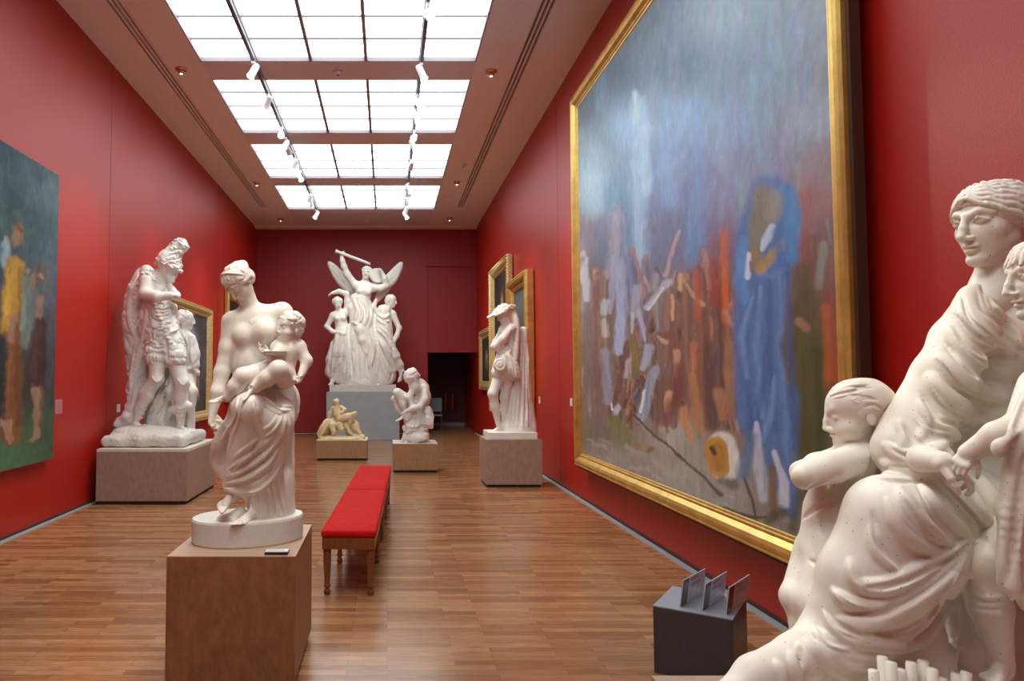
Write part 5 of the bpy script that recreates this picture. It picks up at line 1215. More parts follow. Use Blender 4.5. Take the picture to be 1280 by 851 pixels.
    g.c(f, (480, 390, .0), (479, 412, -.01), 9.8, 10, 4); g.c(f, (479, 412, -.01), (482, 434, -.04), 11.5, 11, 5); g.ch(f, [(484, 432, -.04), (492, 446, -.08), (496, 458, -.04)], [9, 7.5, 5], 5); g.c(f, (478, 432, 0), (482, 470, .04), 11, 13, 5); g.c(f, (470, 430, .05), (470, 470, .08), 9, 10, 5)
    g.c(f, (452, 430, .25), (452, 475, .25), 24, 30, 10)
    f.freeze()
    for pts, r in (([(441, 372), (447, 386), (444, 402)], 1.8), ([(447, 376), (453, 392), (448, 408)], 1.7), ([(455, 376), (459, 392), (455, 408)], 1.7), ([(462, 374), (464, 392), (460, 412)], 1.7), ([(440, 403), (450, 406), (460, 416), (468, 428)], 2.2), ([(463, 415), (468, 436), (461, 460)], 2), ([(456, 414), (462, 430), (466, 456)], 1.8), ([(468, 410), (472, 430), (468, 458)], 2),
                   ([(422, 416), (418, 436), (411, 464)], 1.8), ([(427, 418), (424, 440), (418, 468)], 1.7), ([(432, 420), (430, 444), (425, 472)], 1.7), ([(436, 424), (438, 446), (434, 474)], 1.7), ([(414, 436), (411, 450), (409, 466)], 1.6), ([(441, 440), (442, 458), (436, 474)], 1.8), ([(420, 414), (430, 417), (438, 412)], 1.8),
                   ([(471, 398), (480, 404), (489, 400)], 1.8), ([(472, 392), (480, 397), (488, 392)], 1.4), ([(472, 412), (480, 420), (492, 440)], 1.8), ([(475, 408), (486, 420), (496, 446)], 1.6), ([(472, 420), (480, 436), (488, 456)], 1.8), ([(470, 430), (478, 452), (484, 474)], 1.8), ([(474, 436), (482, 456), (492, 470)], 1.7), ([(469, 440), (470, 458), (468, 474)], 1.7),
                   ([(444, 414), (441, 428), (445, 440)], 1.7), ([(449, 430), (446, 445), (448, 460)], 1.7)):
        g.st(f, pts, r, k=2)
    f.freeze()
    for pts in ([(444, 374), (450, 390), (446, 404)], [(452, 376), (456, 392), (451, 408)], [(459, 416), (465, 434), (463, 458)], [(424, 418), (421, 438), (415, 466)], [(430, 420), (427, 442), (421, 470)], [(434, 424), (434, 446), (430, 472)], [(475, 416), (484, 432), (491, 452)], [(472, 428), (480, 446), (487, 468)], [(466, 420), (470, 440), (466, 462)], [(441, 420), (438, 440), (440, 466)]):
        g.st(f, pts, 1.3, carve=True)
    f.freeze()
    for pts, r in (([(437, 396), (436, 420), (439, 455), (441, 474)], 2.6), ([(469, 382), (468, 405), (472, 438), (470, 470)], 2.6), ([(444, 402), (456, 409), (464, 424)], 1.6), ([(446, 420), (447, 450), (449, 470)], 2.4), ([(460, 432), (458, 455), (462, 472)], 2), ([(417, 420), (413, 445), (411, 468)], 1.8), ([(485, 440), (492, 458), (488, 476)], 2.2), ([(478, 400), (486, 404), (490, 398)], 1.4)):
        g.st(f, pts, r, k=1, carve=True)
    f.disp(wobble(.008, 14, 3)); f.build('garments', M_marB, t)
    f = g.vol(434, 455, 474, 488, -.75, .3, .0125); r_ = np.random.default_rng(8)
    g.c(f, (448, 478, -.28), (458, 478, -.28), 5, 5, 4); g.c(f, (453, 468, -.25), (453, 480, -.28), 4, 7, 4)
    for i in range(120): a = r_.uniform(0, 1); th = r_.uniform(-1.6, 1.6); rr = (3.2 + 8.5 * a); g.e(f, (453 + rr * math.sin(th), 465 + 18 * a + r_.normal() * .8, -.27 - .011 * rr * math.cos(th)), r_.uniform(1.2, 1.9), .4)
    f.build('flower_heap', M_marB, t)
    bm = bmesh.new(); box(bm, (-1.53, 19.10, 1.251), (.235, 20.45, 1.44), 0, None, .012); link('stone_base', bm_mesh('stone_base', bm), M_base, t)
statue_group()
# ------------------------------------------------------------------ paintings
def lin(c):
    c = np.asarray(c, float) / 255.0
    return np.where(c <= .04045, c / 12.92, ((c + .055) / 1.055) ** 2.4)
def oil_mat(name, rough=.5, spec=.4, bump=.25, scale=120):
    m = bpy.data.materials.new(name); m.use_nodes = True; nt = m.node_tree; b = nt.nodes['Principled BSDF']
    a = nt.nodes.new('ShaderNodeVertexColor'); a.layer_name = 'paint'; nt.links.new(a.outputs['Color'], b.inputs['Base Color'])
    b.inputs['Roughness'].default_value = rough; b.inputs['Specular IOR Level'].default_value = spec
    tc = nt.nodes.new('ShaderNodeTexCoord'); mp = nt.nodes.new('ShaderNodeMapping'); mp.inputs['Scale'].default_value = (1, 1, .35); mp.inputs['Rotation'].default_value = (.5, 0, 0)
    n = nt.nodes.new('ShaderNodeTexNoise'); n.inputs['Scale'].default_value = scale * .25; n.inputs['Detail'].default_value = 6
    nt.links.new(tc.outputs['Object'], mp.inputs['Vector']); nt.links.new(mp.outputs['Vector'], n.inputs['Vector'])
    bp = nt.nodes.new('ShaderNodeBump'); bp.inputs['Strength'].default_value = bump; bp.inputs['Distance'].default_value = .01
    nt.links.new(n.outputs['Fac'], bp.inputs['Height']); nt.links.new(bp.outputs['Normal'], b.inputs['Normal'])
    return m
M_oil = oil_mat('oil paint on canvas', .45, .27); M_oil2 = oil_mat('matt oil paint', .7, .25)
M_gold = mat('gilt frame', (.78, .52, .15), .40, metal=.85, var=.25, scale=6, bump=.06, bscale=40)
M_goldp = mat('pale gilt', (.80, .62, .28), .38, metal=.6, var=.3, scale=25, bump=.15, bscale=60)
M_frameside = mat('brown frame side', (.30, .115, .03), .45, var=.3, scale=8)
class Paint:
    """a canvas painted in u (along the wall, 0..1 from the left as seen) and v (0 bottom .. 1 top); w metres wide, h tall"""
    def __init__(s, nu, nv, uv2px=None):
        s.U, s.V = np.meshgrid(np.linspace(0, 1, nu), np.linspace(0, 1, nv), indexing='ij'); s.C = np.zeros((nu, nv, 3)); s.rg = np.random.default_rng(3)
        s.nu, s.nv = nu, nv
        s.X, s.Y = (s.U, 1 - s.V) if uv2px is None else uv2px(s.U, s.V)
    def noise(s, fx, fy, seed):
        r = np.random.default_rng(seed); o = np.zeros_like(s.X)
        for j in range(3):
            nx, ny = int(fx * 2 ** j) + 2, int(fy * 2 ** j) + 2; g = r.normal(size=(nx + 1, ny + 1))
            a, b = s.U * (nx - 1), s.V * (ny - 1); i, k = a.astype(int), b.astype(int); fa, fb = a - i, b - k; fa = fa * fa * (3 - 2 * fa); fb = fb * fb * (3 - 2 * fb)
            o += ((g[i, k] * (1 - fa) + g[i + 1, k] * fa) * (1 - fb) + (g[i, k + 1] * (1 - fa) + g[i + 1, k + 1] * fa) * fb) / 2 ** j
        return o
    def ground(s, pts, p=2.6):
        num = np.zeros_like(s.C); den = np.zeros_like(s.X)
        for x, y, c in pts:
            w = 1 / (((s.X - x) ** 2 + (s.Y - y) ** 2) ** (p / 2) + 1e-6); num += w[..., None] * lin(c); den += w
        s.C = num / den[..., None]
    def cap(s, pts, r, c, soft=.35, al=1.0, wob=0):
        """brushed shape along points; r one radius or one per point"""
        R = r if hasattr(r, '__len__') else [r] * len(pts); best = np.full(s.X.shape, 9.)
        X, Y = s.X, s.Y
        if wob: X = X + wob * s.n1; Y = Y + wob * s.n2
        for i in range(max(1, len(pts) - 1)):
            (x0, y0), (x1, y1) = pts[i], pts[min(i + 1, len(pts) - 1)]; dx, dy = x1 - x0, y1 - y0
            t = np.clip(((X - x0) * dx + (Y - y0) * dy) / (dx * dx + dy * dy + 1e-9), 0, 1)
            d = np.hypot(X - x0 - t * dx, Y - y0 - t * dy) / (R[i] + (R[min(i + 1, len(pts) - 1)] - R[i]) * t); best = np.minimum(best, d)
        m = np.clip((1 + soft - best) / (2 * soft), 0, 1) * al
        s.C = s.C * (1 - m[..., None]) + lin(c) * m[..., None]
    def brush(s, n, L, wd, jit, seed=1, ang=1.45, spread=.35, al=.75):
        """work the wet paint: short strokes that carry the colour found where they start"""
        r = np.random.default_rng(seed); du, dv = 1 / (s.nu - 1), 1 / (s.nv - 1); su, sv = s.size
        for _ in range(n):
            u, v = r.uniform(0, 1, 2); a = ang + r.normal() * spread; l = L * r.uniform(.4, 1.3); w = wd * r.uniform(.5, 1.3)
            i, k = int(u * (s.nu - 1)), int(v * (s.nv - 1)); c = s.C[i, k] * (1 + r.normal() * jit) * (1 + r.normal(size=3) * jit * .4)
            dx, dy = math.cos(a) * l, math.sin(a) * l
            i0, i1 = sorted((u, u + dx / su)); k0, k1 = sorted((v, v + dy / sv))
            i0, i1 = max(0, int((i0 - w / su) / du)), min(s.nu, int((i1 + w / su) / du) + 2); k0, k1 = max(0, int((k0 - w / sv) / dv)), min(s.nv, int((k1 + w / sv) / dv) + 2)
            if i1 <= i0 or k1 <= k0: continue
            X = (s.U[i0:i1, k0:k1] - u) * su; Y = (s.V[i0:i1, k0:k1] - v) * sv; t = np.clip((X * dx + Y * dy) / (l * l), 0, 1)
            d = np.hypot(X - t * dx, Y - t * dy) / (w * (1 - .5 * t)); m = np.clip(1.6 - 1.6 * d, 0, 1) * al * (1 - .6 * t)
            s.C[i0:i1, k0:k1] = s.C[i0:i1, k0:k1] * (1 - m[..., None]) + c * m[..., None]
    size = (1.0, 1.0)
    def finish(s, amp=.12, seed=5, fx=60, fy=25):
        n = s.noise(fx, fy, seed); s.C = np.clip(s.C * (1 + amp * n[..., None]), 0, 1)
    def mesh(s, name, pos, m, parent):
        P = pos(s.U, s.V).reshape(-1, 3); nu, nv = s.nu, s.nv
        i = np.arange(nu - 1)[:, None] * nv + np.arange(nv - 1)[None]; Q = np.stack([i, i + nv, i + nv + 1, i + 1], -1).reshape(-1, 4)
        me = bpy.data.meshes.new(name); me.vertices.add(len(P)); me.vertices.foreach_set('co', P.astype(np.float32).ravel())
        me.loops.add(Q.size); me.loops.foreach_set('vertex_index', Q.astype(np.int32).ravel()); me.polygons.add(len(Q)); me.polygons.foreach_set('loop_start', np.arange(0, Q.size, 4, dtype=np.int32)); me.polygons.foreach_set('loop_total', np.full(len(Q), 4, np.int32)); me.update(calc_edges=True)
        a = me.color_attributes.new('paint', 'FLOAT_COLOR', 'POINT'); a.data.foreach_set('color', np.concatenate([s.C.reshape(-1, 3), np.ones((len(P), 1))], 1).astype(np.float32).ravel())
        return link(name, me, m, parent)
def frame_mesh(Xb, n, y0, y1, z0, z1, prof, nseg=1, beads=None):
    """profile points (inset from the outer edge, height off the back) swept round the rectangle, mitred"""
    corners = [(y0, z0, 1, 1), (y1, z0, -1, 1), (y1, z1, -1, -1), (y0, z1, 1, -1)]; verts = []; faces = []; K = len(prof); rings = []
    for c in range(4):
        a, b = corners[c], corners[(c + 1) % 4]
        for k in range(nseg):
            t = k / nseg; ring = []
            for j, (w, d) in enumerate(prof):
                dd = d
                if beads and j in beads: dd = d + beads[j] * abs(math.sin(PI * k * .5)) if 0 < k else d
                pa = (a[0] + a[2] * w, a[1] + a[3] * w); pb = (b[0] + b[2] * w, b[1] + b[3] * w)
                ring.append(len(verts)); verts.append((Xb + n * dd, pa[0] + (pb[0] - pa[0]) * t, pa[1] + (pb[1] - pa[1]) * t))
            rings.append(ring)
    N = len(rings)
    for i in range(N):
        r0, r1 = rings[i], rings[(i + 1) % N]
        for j in range(K): faces.append((r0[j], r0[(j + 1) % K], r1[(j + 1) % K], r1[j]))
    me = mesh_from('frame', verts, faces); bm = bmesh.new(); bm.from_mesh(me); bmesh.ops.recalc_face_normals(bm, faces=bm.faces); bm.to_mesh(me); bm.free(); return me
OG = [(0, 0), (0, .055), (.012, .075), (.03, .08), (.036, .066), (.048, .066), (.058, .078), (.085, .080), (.12, .068), (.15, .046), (.165, .034), (.172, .040), (.188, .040), (.196, .026), (.215, .022), (.222, .012), (.222, 0)]

# the huge painting on the right wall
def big_painting():
    Xb = XR - .105; n = -1; y0, y1, z0, z1 = 3.83, 9.50, .50, 5.36
    t = thing('framed_picture', 'huge gilt framed painting of a robed crowd under a blue grey sky, right wall', 'painting', (XR, (y0 + y1) / 2, z0))
    W = .17; OGb = [(w * W / .222, d) for w, d in OG]
    fr = link('frame', frame_mesh(Xb, n, y0, y1, z0, z1, OGb), M_gold, t)
    bm = bmesh.new(); e = .004
    for lo, hi in (((y0 - .03, z0 - .02), (y0 - .0005, z1 + .02)), ((y1 + .0005, z0 - .02), (y1 + .03, z1 + .02)), ((y0, z0 - .03), (y1, z0 - .0005)), ((y0, z1 + .0005), (y1, z1 + .03))):
        box(bm, (Xb - .03, lo[0], lo[1]), (Xb + .03, hi[0], hi[1]))
    link('outer_moulding', bm_mesh('outer_moulding', bm), mat('frame edge in painted shade', (.05, .022, .01), .5), t)  # near-black colour stands in for shade on the frame's unlit side
    bm = bmesh.new(); box(bm, (Xb + .0005, y0 + .1, z0 + .1), (Xb + .02, y1 - .1, z1 - .1)); link('backing', bm_mesh('backing', bm), M_frameside, t)
    for y in (y0 + 1, y1 - 1): box_obj('hanging_bracket', (Xb + .0205, y - .06, z1 - .5), (XR - .001, y + .06, z1 - .3), M_nearblack, t)
    Xc = Xb - .012; ya, yb, za, zb = y0 + W - .004, y1 - W + .004, z0 + W - .004, z1 - W + .004
    pos = lambda U, V: np.stack([np.full_like(U, Xc), yb + (ya - yb) * U, za + (zb - za) * V], -1)
    def px(U, V):
        P = pos(U, V) - np.array([0, 0, EYE]); fw = P[..., 1] * CP + P[..., 2] * SP; up = -P[..., 1] * SP + P[..., 2] * CP
        return CX + F * P[..., 0] / fw, CY - F * up / fw
    p = Paint(760, 560, px); p.n1 = p.noise(26, 26, 21); p.n2 = p.noise(26, 26, 22)
    S = lambda *a, **k: p.cap(*a, **{**dict(wob=1.1), **k})
    p.ground([(725, 140, (88, 106, 120)), (800, 40, (112, 130, 142)), (900, 10, (140, 160, 172)), (1040, 10, (128, 138, 146)), (770, 100, (92, 112, 130)), (850, 85, (98, 118, 138)), (950, 90, (112, 132, 150)), (1040, 100, (118, 124, 132)),
              (730, 180, (120, 142, 158)), (740, 230, (140, 166, 184)), (790, 160, (140, 172, 202)), (860, 150, (128, 154, 186)), (920, 160, (118, 136, 164)), (1000, 150, (124, 134, 146)), (1040, 200, (124, 108, 112)), (730, 290, (118, 110, 120)),
              (770, 240, (98, 132, 158)), (820, 210, (122, 146, 182)), (850, 240, (112, 122, 158)), (900, 230, (124, 124, 152)), (950, 210, (120, 126, 150)), (1010, 250, (130, 96, 96)), (1040, 290, (112, 86, 84)),
              (735, 350, (112, 94, 92)), (770, 320, (96, 112, 134)), (830, 300, (110, 112, 138)), (870, 300, (104, 112, 142)), (900, 310, (126, 92, 100)), (910, 360, (150, 82, 58)), (1010, 330, (108, 82, 72)), (1045, 380, (116, 76, 66)),
              (730, 450, (104, 98, 84)), (750, 470, (112, 92, 86)), (800, 430, (124, 102, 90)), (850, 420, (128, 92, 78)), (900, 420, (136, 96, 74)), (1010, 440, (86, 80, 56)), (1040, 460, (128, 76, 52)),
              (740, 540, (104, 98, 86)), (800, 500, (110, 92, 84)), (850, 490, (116, 86, 78)), (900, 500, (120, 90, 72)), (1010, 520, (78, 76, 56)), (760, 575, (138, 134, 126)), (840, 540, (152, 148, 140)), (850, 600, (146, 142, 134)), (900, 630, (142, 140, 134)), (970, 650, (122, 116, 108))])
    G0 = p.C.copy()
    # vertical streaks of sky colour
    rg = np.random.default_rng(4)
    for i in range(150):
        x = rg.uniform(720, 1045); y = rg.uniform(-60, 300); L = rg.uniform(15, 60); c = (np.array([124, 146, 170]) + rg.normal(size=3) * [16, 14, 12] + (np.array([10, -14, -12]) if x > 930 and y > 150 else 0)).clip(60, 215)
        S([(x, y), (x + rg.normal() * 3, y + L)], rg.uniform(1.5, 5), c, .9, .28)
    for x, ya_, yb_, r, c, al in ((797, 130, 330, 9, (158, 190, 216), .7), (793, 118, 150, 4, (182, 206, 222), .7), (806, 160, 240, 5, (172, 204, 224), .6), (740, 190, 260, 12, (150, 182, 202), .5), (835, 130, 250, 10, (130, 160, 196), .5), (870, 130, 300, 8, (112, 144, 184), .5), (862, 260, 330, 7, (104, 136, 170), .6), (900, 140, 200, 9, (142, 158, 184), .4), (785, 260, 360, 6, (104, 128, 158), .6)):
        S([(x, ya_), (x + 3, yb_)], r, c, .6, al)
    # the press of the crowd
    pal = [(112, 88, 82), (134, 104, 92), (96, 78, 80), (124, 112, 112), (142, 110, 88), (92, 84, 70), (116, 74, 68), (140, 134, 140), (150, 112, 92), (104, 98, 106), (84, 66, 62), (128, 92, 70)]
    for i in range(170):
        x = rg.uniform(724, 930); y = rg.uniform(318, 515) + (x - 724) * .05; c = np.array(pal[rg.integers(len(pal))]) + rg.normal() * 9; L = rg.uniform(12, 38); dx = rg.normal() * 5; w = rg.uniform(2.2, 5.5)
        S([(x, y), (x + dx * .3, y + L * .5), (x + dx, y + L)], [w * .7, w, w * .7], c, .3, .75); S([(x - w * .4, y + 2), (x + dx - w * .4, y + L * .8)], w * .28, np.minimum(c * 1.22, 225), .6, .6); S([(x + w * .5, y + 3), (x + dx + w * .5, y + L)], w * .3, c * .62, .6, .6)
        if i % 3 == 0: S([(x, y - w * .8)], w * .62, (156, 122, 100), .35, .85); S([(x + w * .1, y - w * 1.15)], w * .45, (88, 64, 52), .5, .7)
    # distant crowd: pale standing figures
    def fig(x, yt, yb_, w, c, hc=(170, 140, 118), lean=0, al=.9, leg=None):
        S([(x + lean * .1, yt + 7), (x + lean * .5, (yt + yb_) / 2), (x + lean, yb_)], [w * .75, w, w * .8], c, .3, al)
        S([(x + w * .35, yt + 12), (x + lean + w * .4, yb_)], w * .3, np.array(c) * .78, .6, al * .6); S([(x - w * .35, yt + 12), (x + lean - w * .3, yb_ - 6)], w * .25, np.minimum(np.array(c) * 1.16, 235), .6, al * .6)
        S([(x, yt), (x, yt + 2)], w * .42, hc, .3, al)
    for a in ((772, 262, 420, 9, (134, 140, 164), (130, 110, 118), 6), (729, 318, 420, 7, (126, 122, 126), (160, 150, 150), 3), (742, 345, 470, 7, (128, 100, 94), (150, 120, 104), 0), (757, 340, 480, 9, (124, 108, 92), (150, 124, 104), 4), (790, 310, 400, 8, (112, 112, 136), (140, 116, 116), 4), (808, 320, 430, 7, (120, 110, 126), (150, 118, 104), -4),
              (822, 345, 420, 8, (132, 122, 124), (156, 122, 100), 3), (838, 352, 450, 9, (126, 100, 90), (170, 130, 100), 0), (858, 345, 470, 10, (122, 92, 82), (164, 120, 92), 4), (880, 330, 480, 9, (118, 84, 76), (150, 110, 92), -2), (896, 350, 500, 8, (98, 76, 74), (160, 120, 100), 4), (912, 380, 520, 7, (132, 94, 74), (160, 116, 90), 0)):
        fig(*a)
    S([(772, 258), (768, 300), (764, 345)], [3, 8, 7], (150, 142, 156), .4, .8); S([(774, 330), (776, 400), (772, 440)], [7, 6, 5], (146, 156, 182), .4, .9); S([(766, 320), (762, 390)], 2.5, (150, 152, 178), .5, .8)
    S([(733, 325), (730, 350), (734, 375)], [3, 5, 3], (176, 184, 198), .4, .7); S([(757, 378), (755, 390)], 4, (178, 186, 196), .4, .7); S([(755, 400), (757, 418)], 3.2, (186, 184, 180), .5, .7)
    S([(793, 312), (800, 350), (806, 370)], [2, 2.6, 3.4], (158, 118, 104), .4, .9); S([(806, 345), (812, 365)], 2, (166, 150, 150), .4, .8)
    S([(796, 362), (795, 392)], [6, 6], (146, 152, 168), .35, .9); S([(800, 390), (808, 425)], [3, 2], (160, 164, 184), .4, .8); S([(792, 392), (790, 415)], [2.5, 2], (172, 170, 178), .4, .8)
    S([(810, 385), (836, 352)], 3.4, (168, 172, 188), .5, .9); S([(812, 388), (830, 362)], 1.5, (204, 208, 214), .5, .8); S([(849, 290), (840, 318), (832, 345)], [2, 2.6, 2.2], (176, 148, 138), .4, .95); S([(820, 345), (818, 358)], 5, (150, 146, 152), .5, .7)
    S([(852, 345), (850, 362)], 3, (196, 156, 104), .4, .9); S([(853, 347), (866, 368), (880, 382)], [2, 3, 3.5], (168, 140, 114), .4, .85); S([(840, 370), (842, 400)], 2, (206, 160, 116), .5, .8); S([(878, 312), (884, 330), (888, 360)], [2, 3, 3], (164, 124, 112), .4, .8)
    for x, yt, yb_, r, c in ((905, 290, 400, 4.5, (190, 96, 46)), (872, 340, 400, 3.5, (172, 84, 46)), (893, 330, 380, 6, (136, 62, 52)), (1002, 250, 330, 9, (134, 84, 80)), (1032, 385, 470, 6, (172, 90, 52)), (1043, 400, 560, 5, (140, 76, 48)), (1015, 300, 360, 10, (110, 76, 66))):
        S([(x, yt), (x + 2, yb_)], r, c, .5, .8)
    S([(1028, 305), (1024, 355)], [5, 6], (126, 128, 124), .4, .85)
    # front row of figures
    S([(734, 395), (738, 480), (752, 540)], [7, 9, 9], (108, 96, 98), .4, .85); S([(748, 440), (750, 520)], 8, (112, 88, 84), .5, .7); S([(757, 440), (760, 500)], [6, 6], (136, 138, 158), .4, .85); S([(776, 400), (774, 440)], 5.5, (152, 164, 198), .4, .85)
    S([(785, 430), (776, 470), (769, 505)], [4, 4.5, 2.5], (104, 72, 66), .4, .9); S([(791, 420), (796, 460)], [5, 6], (116, 108, 66), .4, .9); S([(785, 450), (782, 470)], 3.5, (164, 160, 166), .5, .8)
    S([(812, 434), (808, 455), (804, 462)], [6, 5, 3], (146, 154, 170), .35, .95); S([(819, 462), (808, 500), (800, 522)], [5, 7, 6], (140, 150, 166), .35, .95); S([(806, 490), (800, 515)], 1.5, (208, 216, 226), .5, .8); S([(812, 470), (806, 520)], 1.2, (120, 130, 150), .5, .7)
    S([(825, 420), (842, 425), (848, 470), (838, 520)], [6, 8, 9, 12], (118, 78, 74), .4, .9); S([(828, 480), (822, 525)], [7, 6], (112, 84, 74), .4, .9); S([(845, 440), (846, 470)], 3, (176, 140, 118), .4, .9); S([(835, 490), (834, 512)], 3, (196, 148, 124), .4, .9); S([(850, 460), (842, 500), (832, 526)], [6, 6, 7], (112, 66, 66), .5, .8)
    S([(823, 420), (834, 428)], [2, 3], (176, 152, 130), .5, .9); S([(855, 512), (856, 530), (864, 548)], [5, 6, 4], (176, 124, 90), .4, .95); S([(866, 470), (870, 510), (878, 535)], [6, 8, 9], (160, 116, 82), .4, .9); S([(868, 430), (868, 460)], 4, (182, 112, 86), .5, .8); S([(872, 440), (876, 500)], 3, (126, 84, 62), .5, .7)
    S([(885, 430), (888, 480), (890, 530)], [6, 8, 9], (88, 66, 66), .4, .9); S([(893, 440), (898, 452)], [5, 5], (90, 76, 88), .4, .8); S([(912, 430), (912, 470), (918, 520)], [6, 7, 6], (146, 108, 84), .4, .9); S([(900, 490), (904, 520)], [6, 5], (156, 116, 90), .4, .9); S([(925, 470), (922, 520)], 4, (120, 84, 70), .5, .8); S([(907, 390), (915, 405)], [3.5, 3.5], (166, 130, 118), .5, .8)
    S([(768, 528), (782, 550)], [11, 12], (112, 110, 70), .5, .85); S([(760, 545), (756, 560)], 9, (104, 94, 82), .6, .7); S([(800, 556), (806, 560)], [8, 7], (142, 118, 92), .4, .9); S([(815, 560), (808, 566)], 3, (110, 88, 70), .5, .8); S([(826, 545), (818, 535)], 5, (124, 104, 84), .6, .7); S([(770, 515), (775, 510)], 4, (176, 182, 190), .4, .8); S([(764, 505), (765, 512)], 1.8, (212, 212, 214), .4, .8)
    # stony ground, spears, round shield
    for i in range(60):
        x = rg.uniform(735, 985); y = 560 + (x - 735) * .42 + rg.uniform(-26, 26); S([(x, y), (x + rg.uniform(8, 24), y + rg.uniform(4, 11))], rg.uniform(1, 2.6), np.array([148, 143, 136]) + rg.normal() * 16, .8, .5)
    S([(792, 520), (850, 572), (902, 618)], [1.4, 1.9, 2.6], (80, 64, 54), .35, .95); S([(795, 527), (850, 577)], 1, (150, 140, 126), .5, .6)
    S([(902, 556), (908, 582)], [17, 19], (196, 193, 186), .12, 1, wob=.6); S([(895, 560), (900, 582)], [14.5, 14.5], (176, 128, 50), .12, 1, wob=.6); S([(897, 562), (898, 580)], [9, 9], (150, 104, 44), .35, .9); S([(890, 560), (893, 566)], [3, 3], (74, 42, 26), .4, .95); S([(912, 560), (914, 590)], 1.6, (214, 210, 200), .5, .7); S([(903, 600), (918, 606)], [5, 6], (92, 86, 80), .5, .8)
    S([(930, 595), (940, 625), (948, 652)], [1.6, 1.8, 1.2], (70, 62, 56), .4, .95); S([(890, 632), (925, 643), (958, 646)], [2, 3, 1.2], (62, 58, 58), .35, .95)
    p.C = p.C * .82 + G0 * .18
    # tall blue robed figure at the right, dark green figure behind
    S([(1010, 380), (1012, 480), (1016, 600)], [17, 19, 22], (84, 82, 54), .4, .92); S([(1005, 340), (1008, 400)], [14, 16], (92, 78, 62), .5, .85); S([(999, 404), (1008, 410)], [5, 5], (150, 112, 94), .4, .8); S([(1022, 440), (1026, 560)], 5, (68, 70, 44), .5, .7)
    S([(962, 246), (955, 300), (948, 400), (950, 520)], [26, 36, 32, 30], (84, 108, 148), .18, .96); S([(975, 500), (972, 560), (990, 640)], [24, 24, 8], (84, 106, 142), .25, .96); S([(985, 240), (992, 270), (985, 320)], [10, 11, 12], (78, 116, 160), .35, .95)
    S([(930, 300), (924, 350), (930, 375)], [7, 8, 6], (92, 128, 172), .4, .8); S([(955, 245), (950, 285), (944, 320)], [14, 14, 9], (118, 108, 98), .3, .95); S([(968, 250), (966, 268)], [11, 10], (128, 120, 112), .4, .9); S([(944, 318), (950, 336)], [6, 7], (132, 112, 84), .35, .95); S([(950, 337), (966, 320), (974, 308)], [7, 6.5, 5], (146, 124, 94), .3, .97); S([(976, 302), (978, 310)], [4, 4], (164, 134, 106), .4, .95)
    S([(965, 284), (958, 300), (954, 312)], [4, 5, 3], (166, 176, 196), .35, .95); S([(936, 320), (934, 345)], [3, 4], (182, 184, 200), .4, .9); S([(938, 328), (938, 338)], [1.6, 1.6], (140, 90, 66), .4, .9); S([(972, 290), (978, 330)], [7, 7], (80, 104, 150), .5, .8)
    for pts, c in (([(935, 380), (932, 450), (940, 540)], (70, 92, 134)), ([(950, 360), (946, 430), (952, 520)], (106, 132, 174)), ([(962, 350), (962, 440), (968, 540)], (66, 86, 126)), ([(975, 340), (976, 440), (985, 580)], (98, 122, 164)), ([(985, 330), (988, 430), (994, 560)], (68, 88, 128)), ([(940, 370), (926, 420), (934, 470)], (108, 136, 178)), ([(945, 345), (965, 345), (982, 335)], (96, 120, 160)), ([(968, 470), (962, 520), (952, 550)], (110, 134, 172)), ([(958, 440), (954, 480), (945, 530)], (72, 92, 132))):
        S(pts, [2, 4, 3], c, .8, .7)
    S([(945, 528), (948, 580), (956, 622)], [3, 7, 7], (160, 162, 172), .3, .95); S([(968, 566), (980, 600), (980, 630)], [4, 6, 6], (170, 172, 184), .35, .95); S([(952, 560), (958, 615)], 1.3, (130, 136, 150), .5, .8); S([(966, 585), (969, 645)], [4, 3.5], (112, 92, 74), .4, .95); S([(938, 545), (930, 590)], [7, 8], (92, 110, 140), .5, .85); S([(978, 640), (962, 650)], [6, 5], (84, 74, 64), .6, .8); S([(1000, 620), (990, 660)], 7, (80, 76, 68), .6, .7)
    p.size = (y1 - y0, z1 - z0); p.brush(3000, .05, .014, .10, 3, 1.4, .5, .4); p.brush(16000, .028, .008, .12, 4, 1.2, .7, .6); p.C = np.clip(p.C, 0, 1) ** 1.28 * 2.35; p.C = p.C / (1 + .35 * p.C)
    p.finish(.06, 6, 90, 45)
    p.mesh('canvas', pos, M_oil, t)
big_painting()

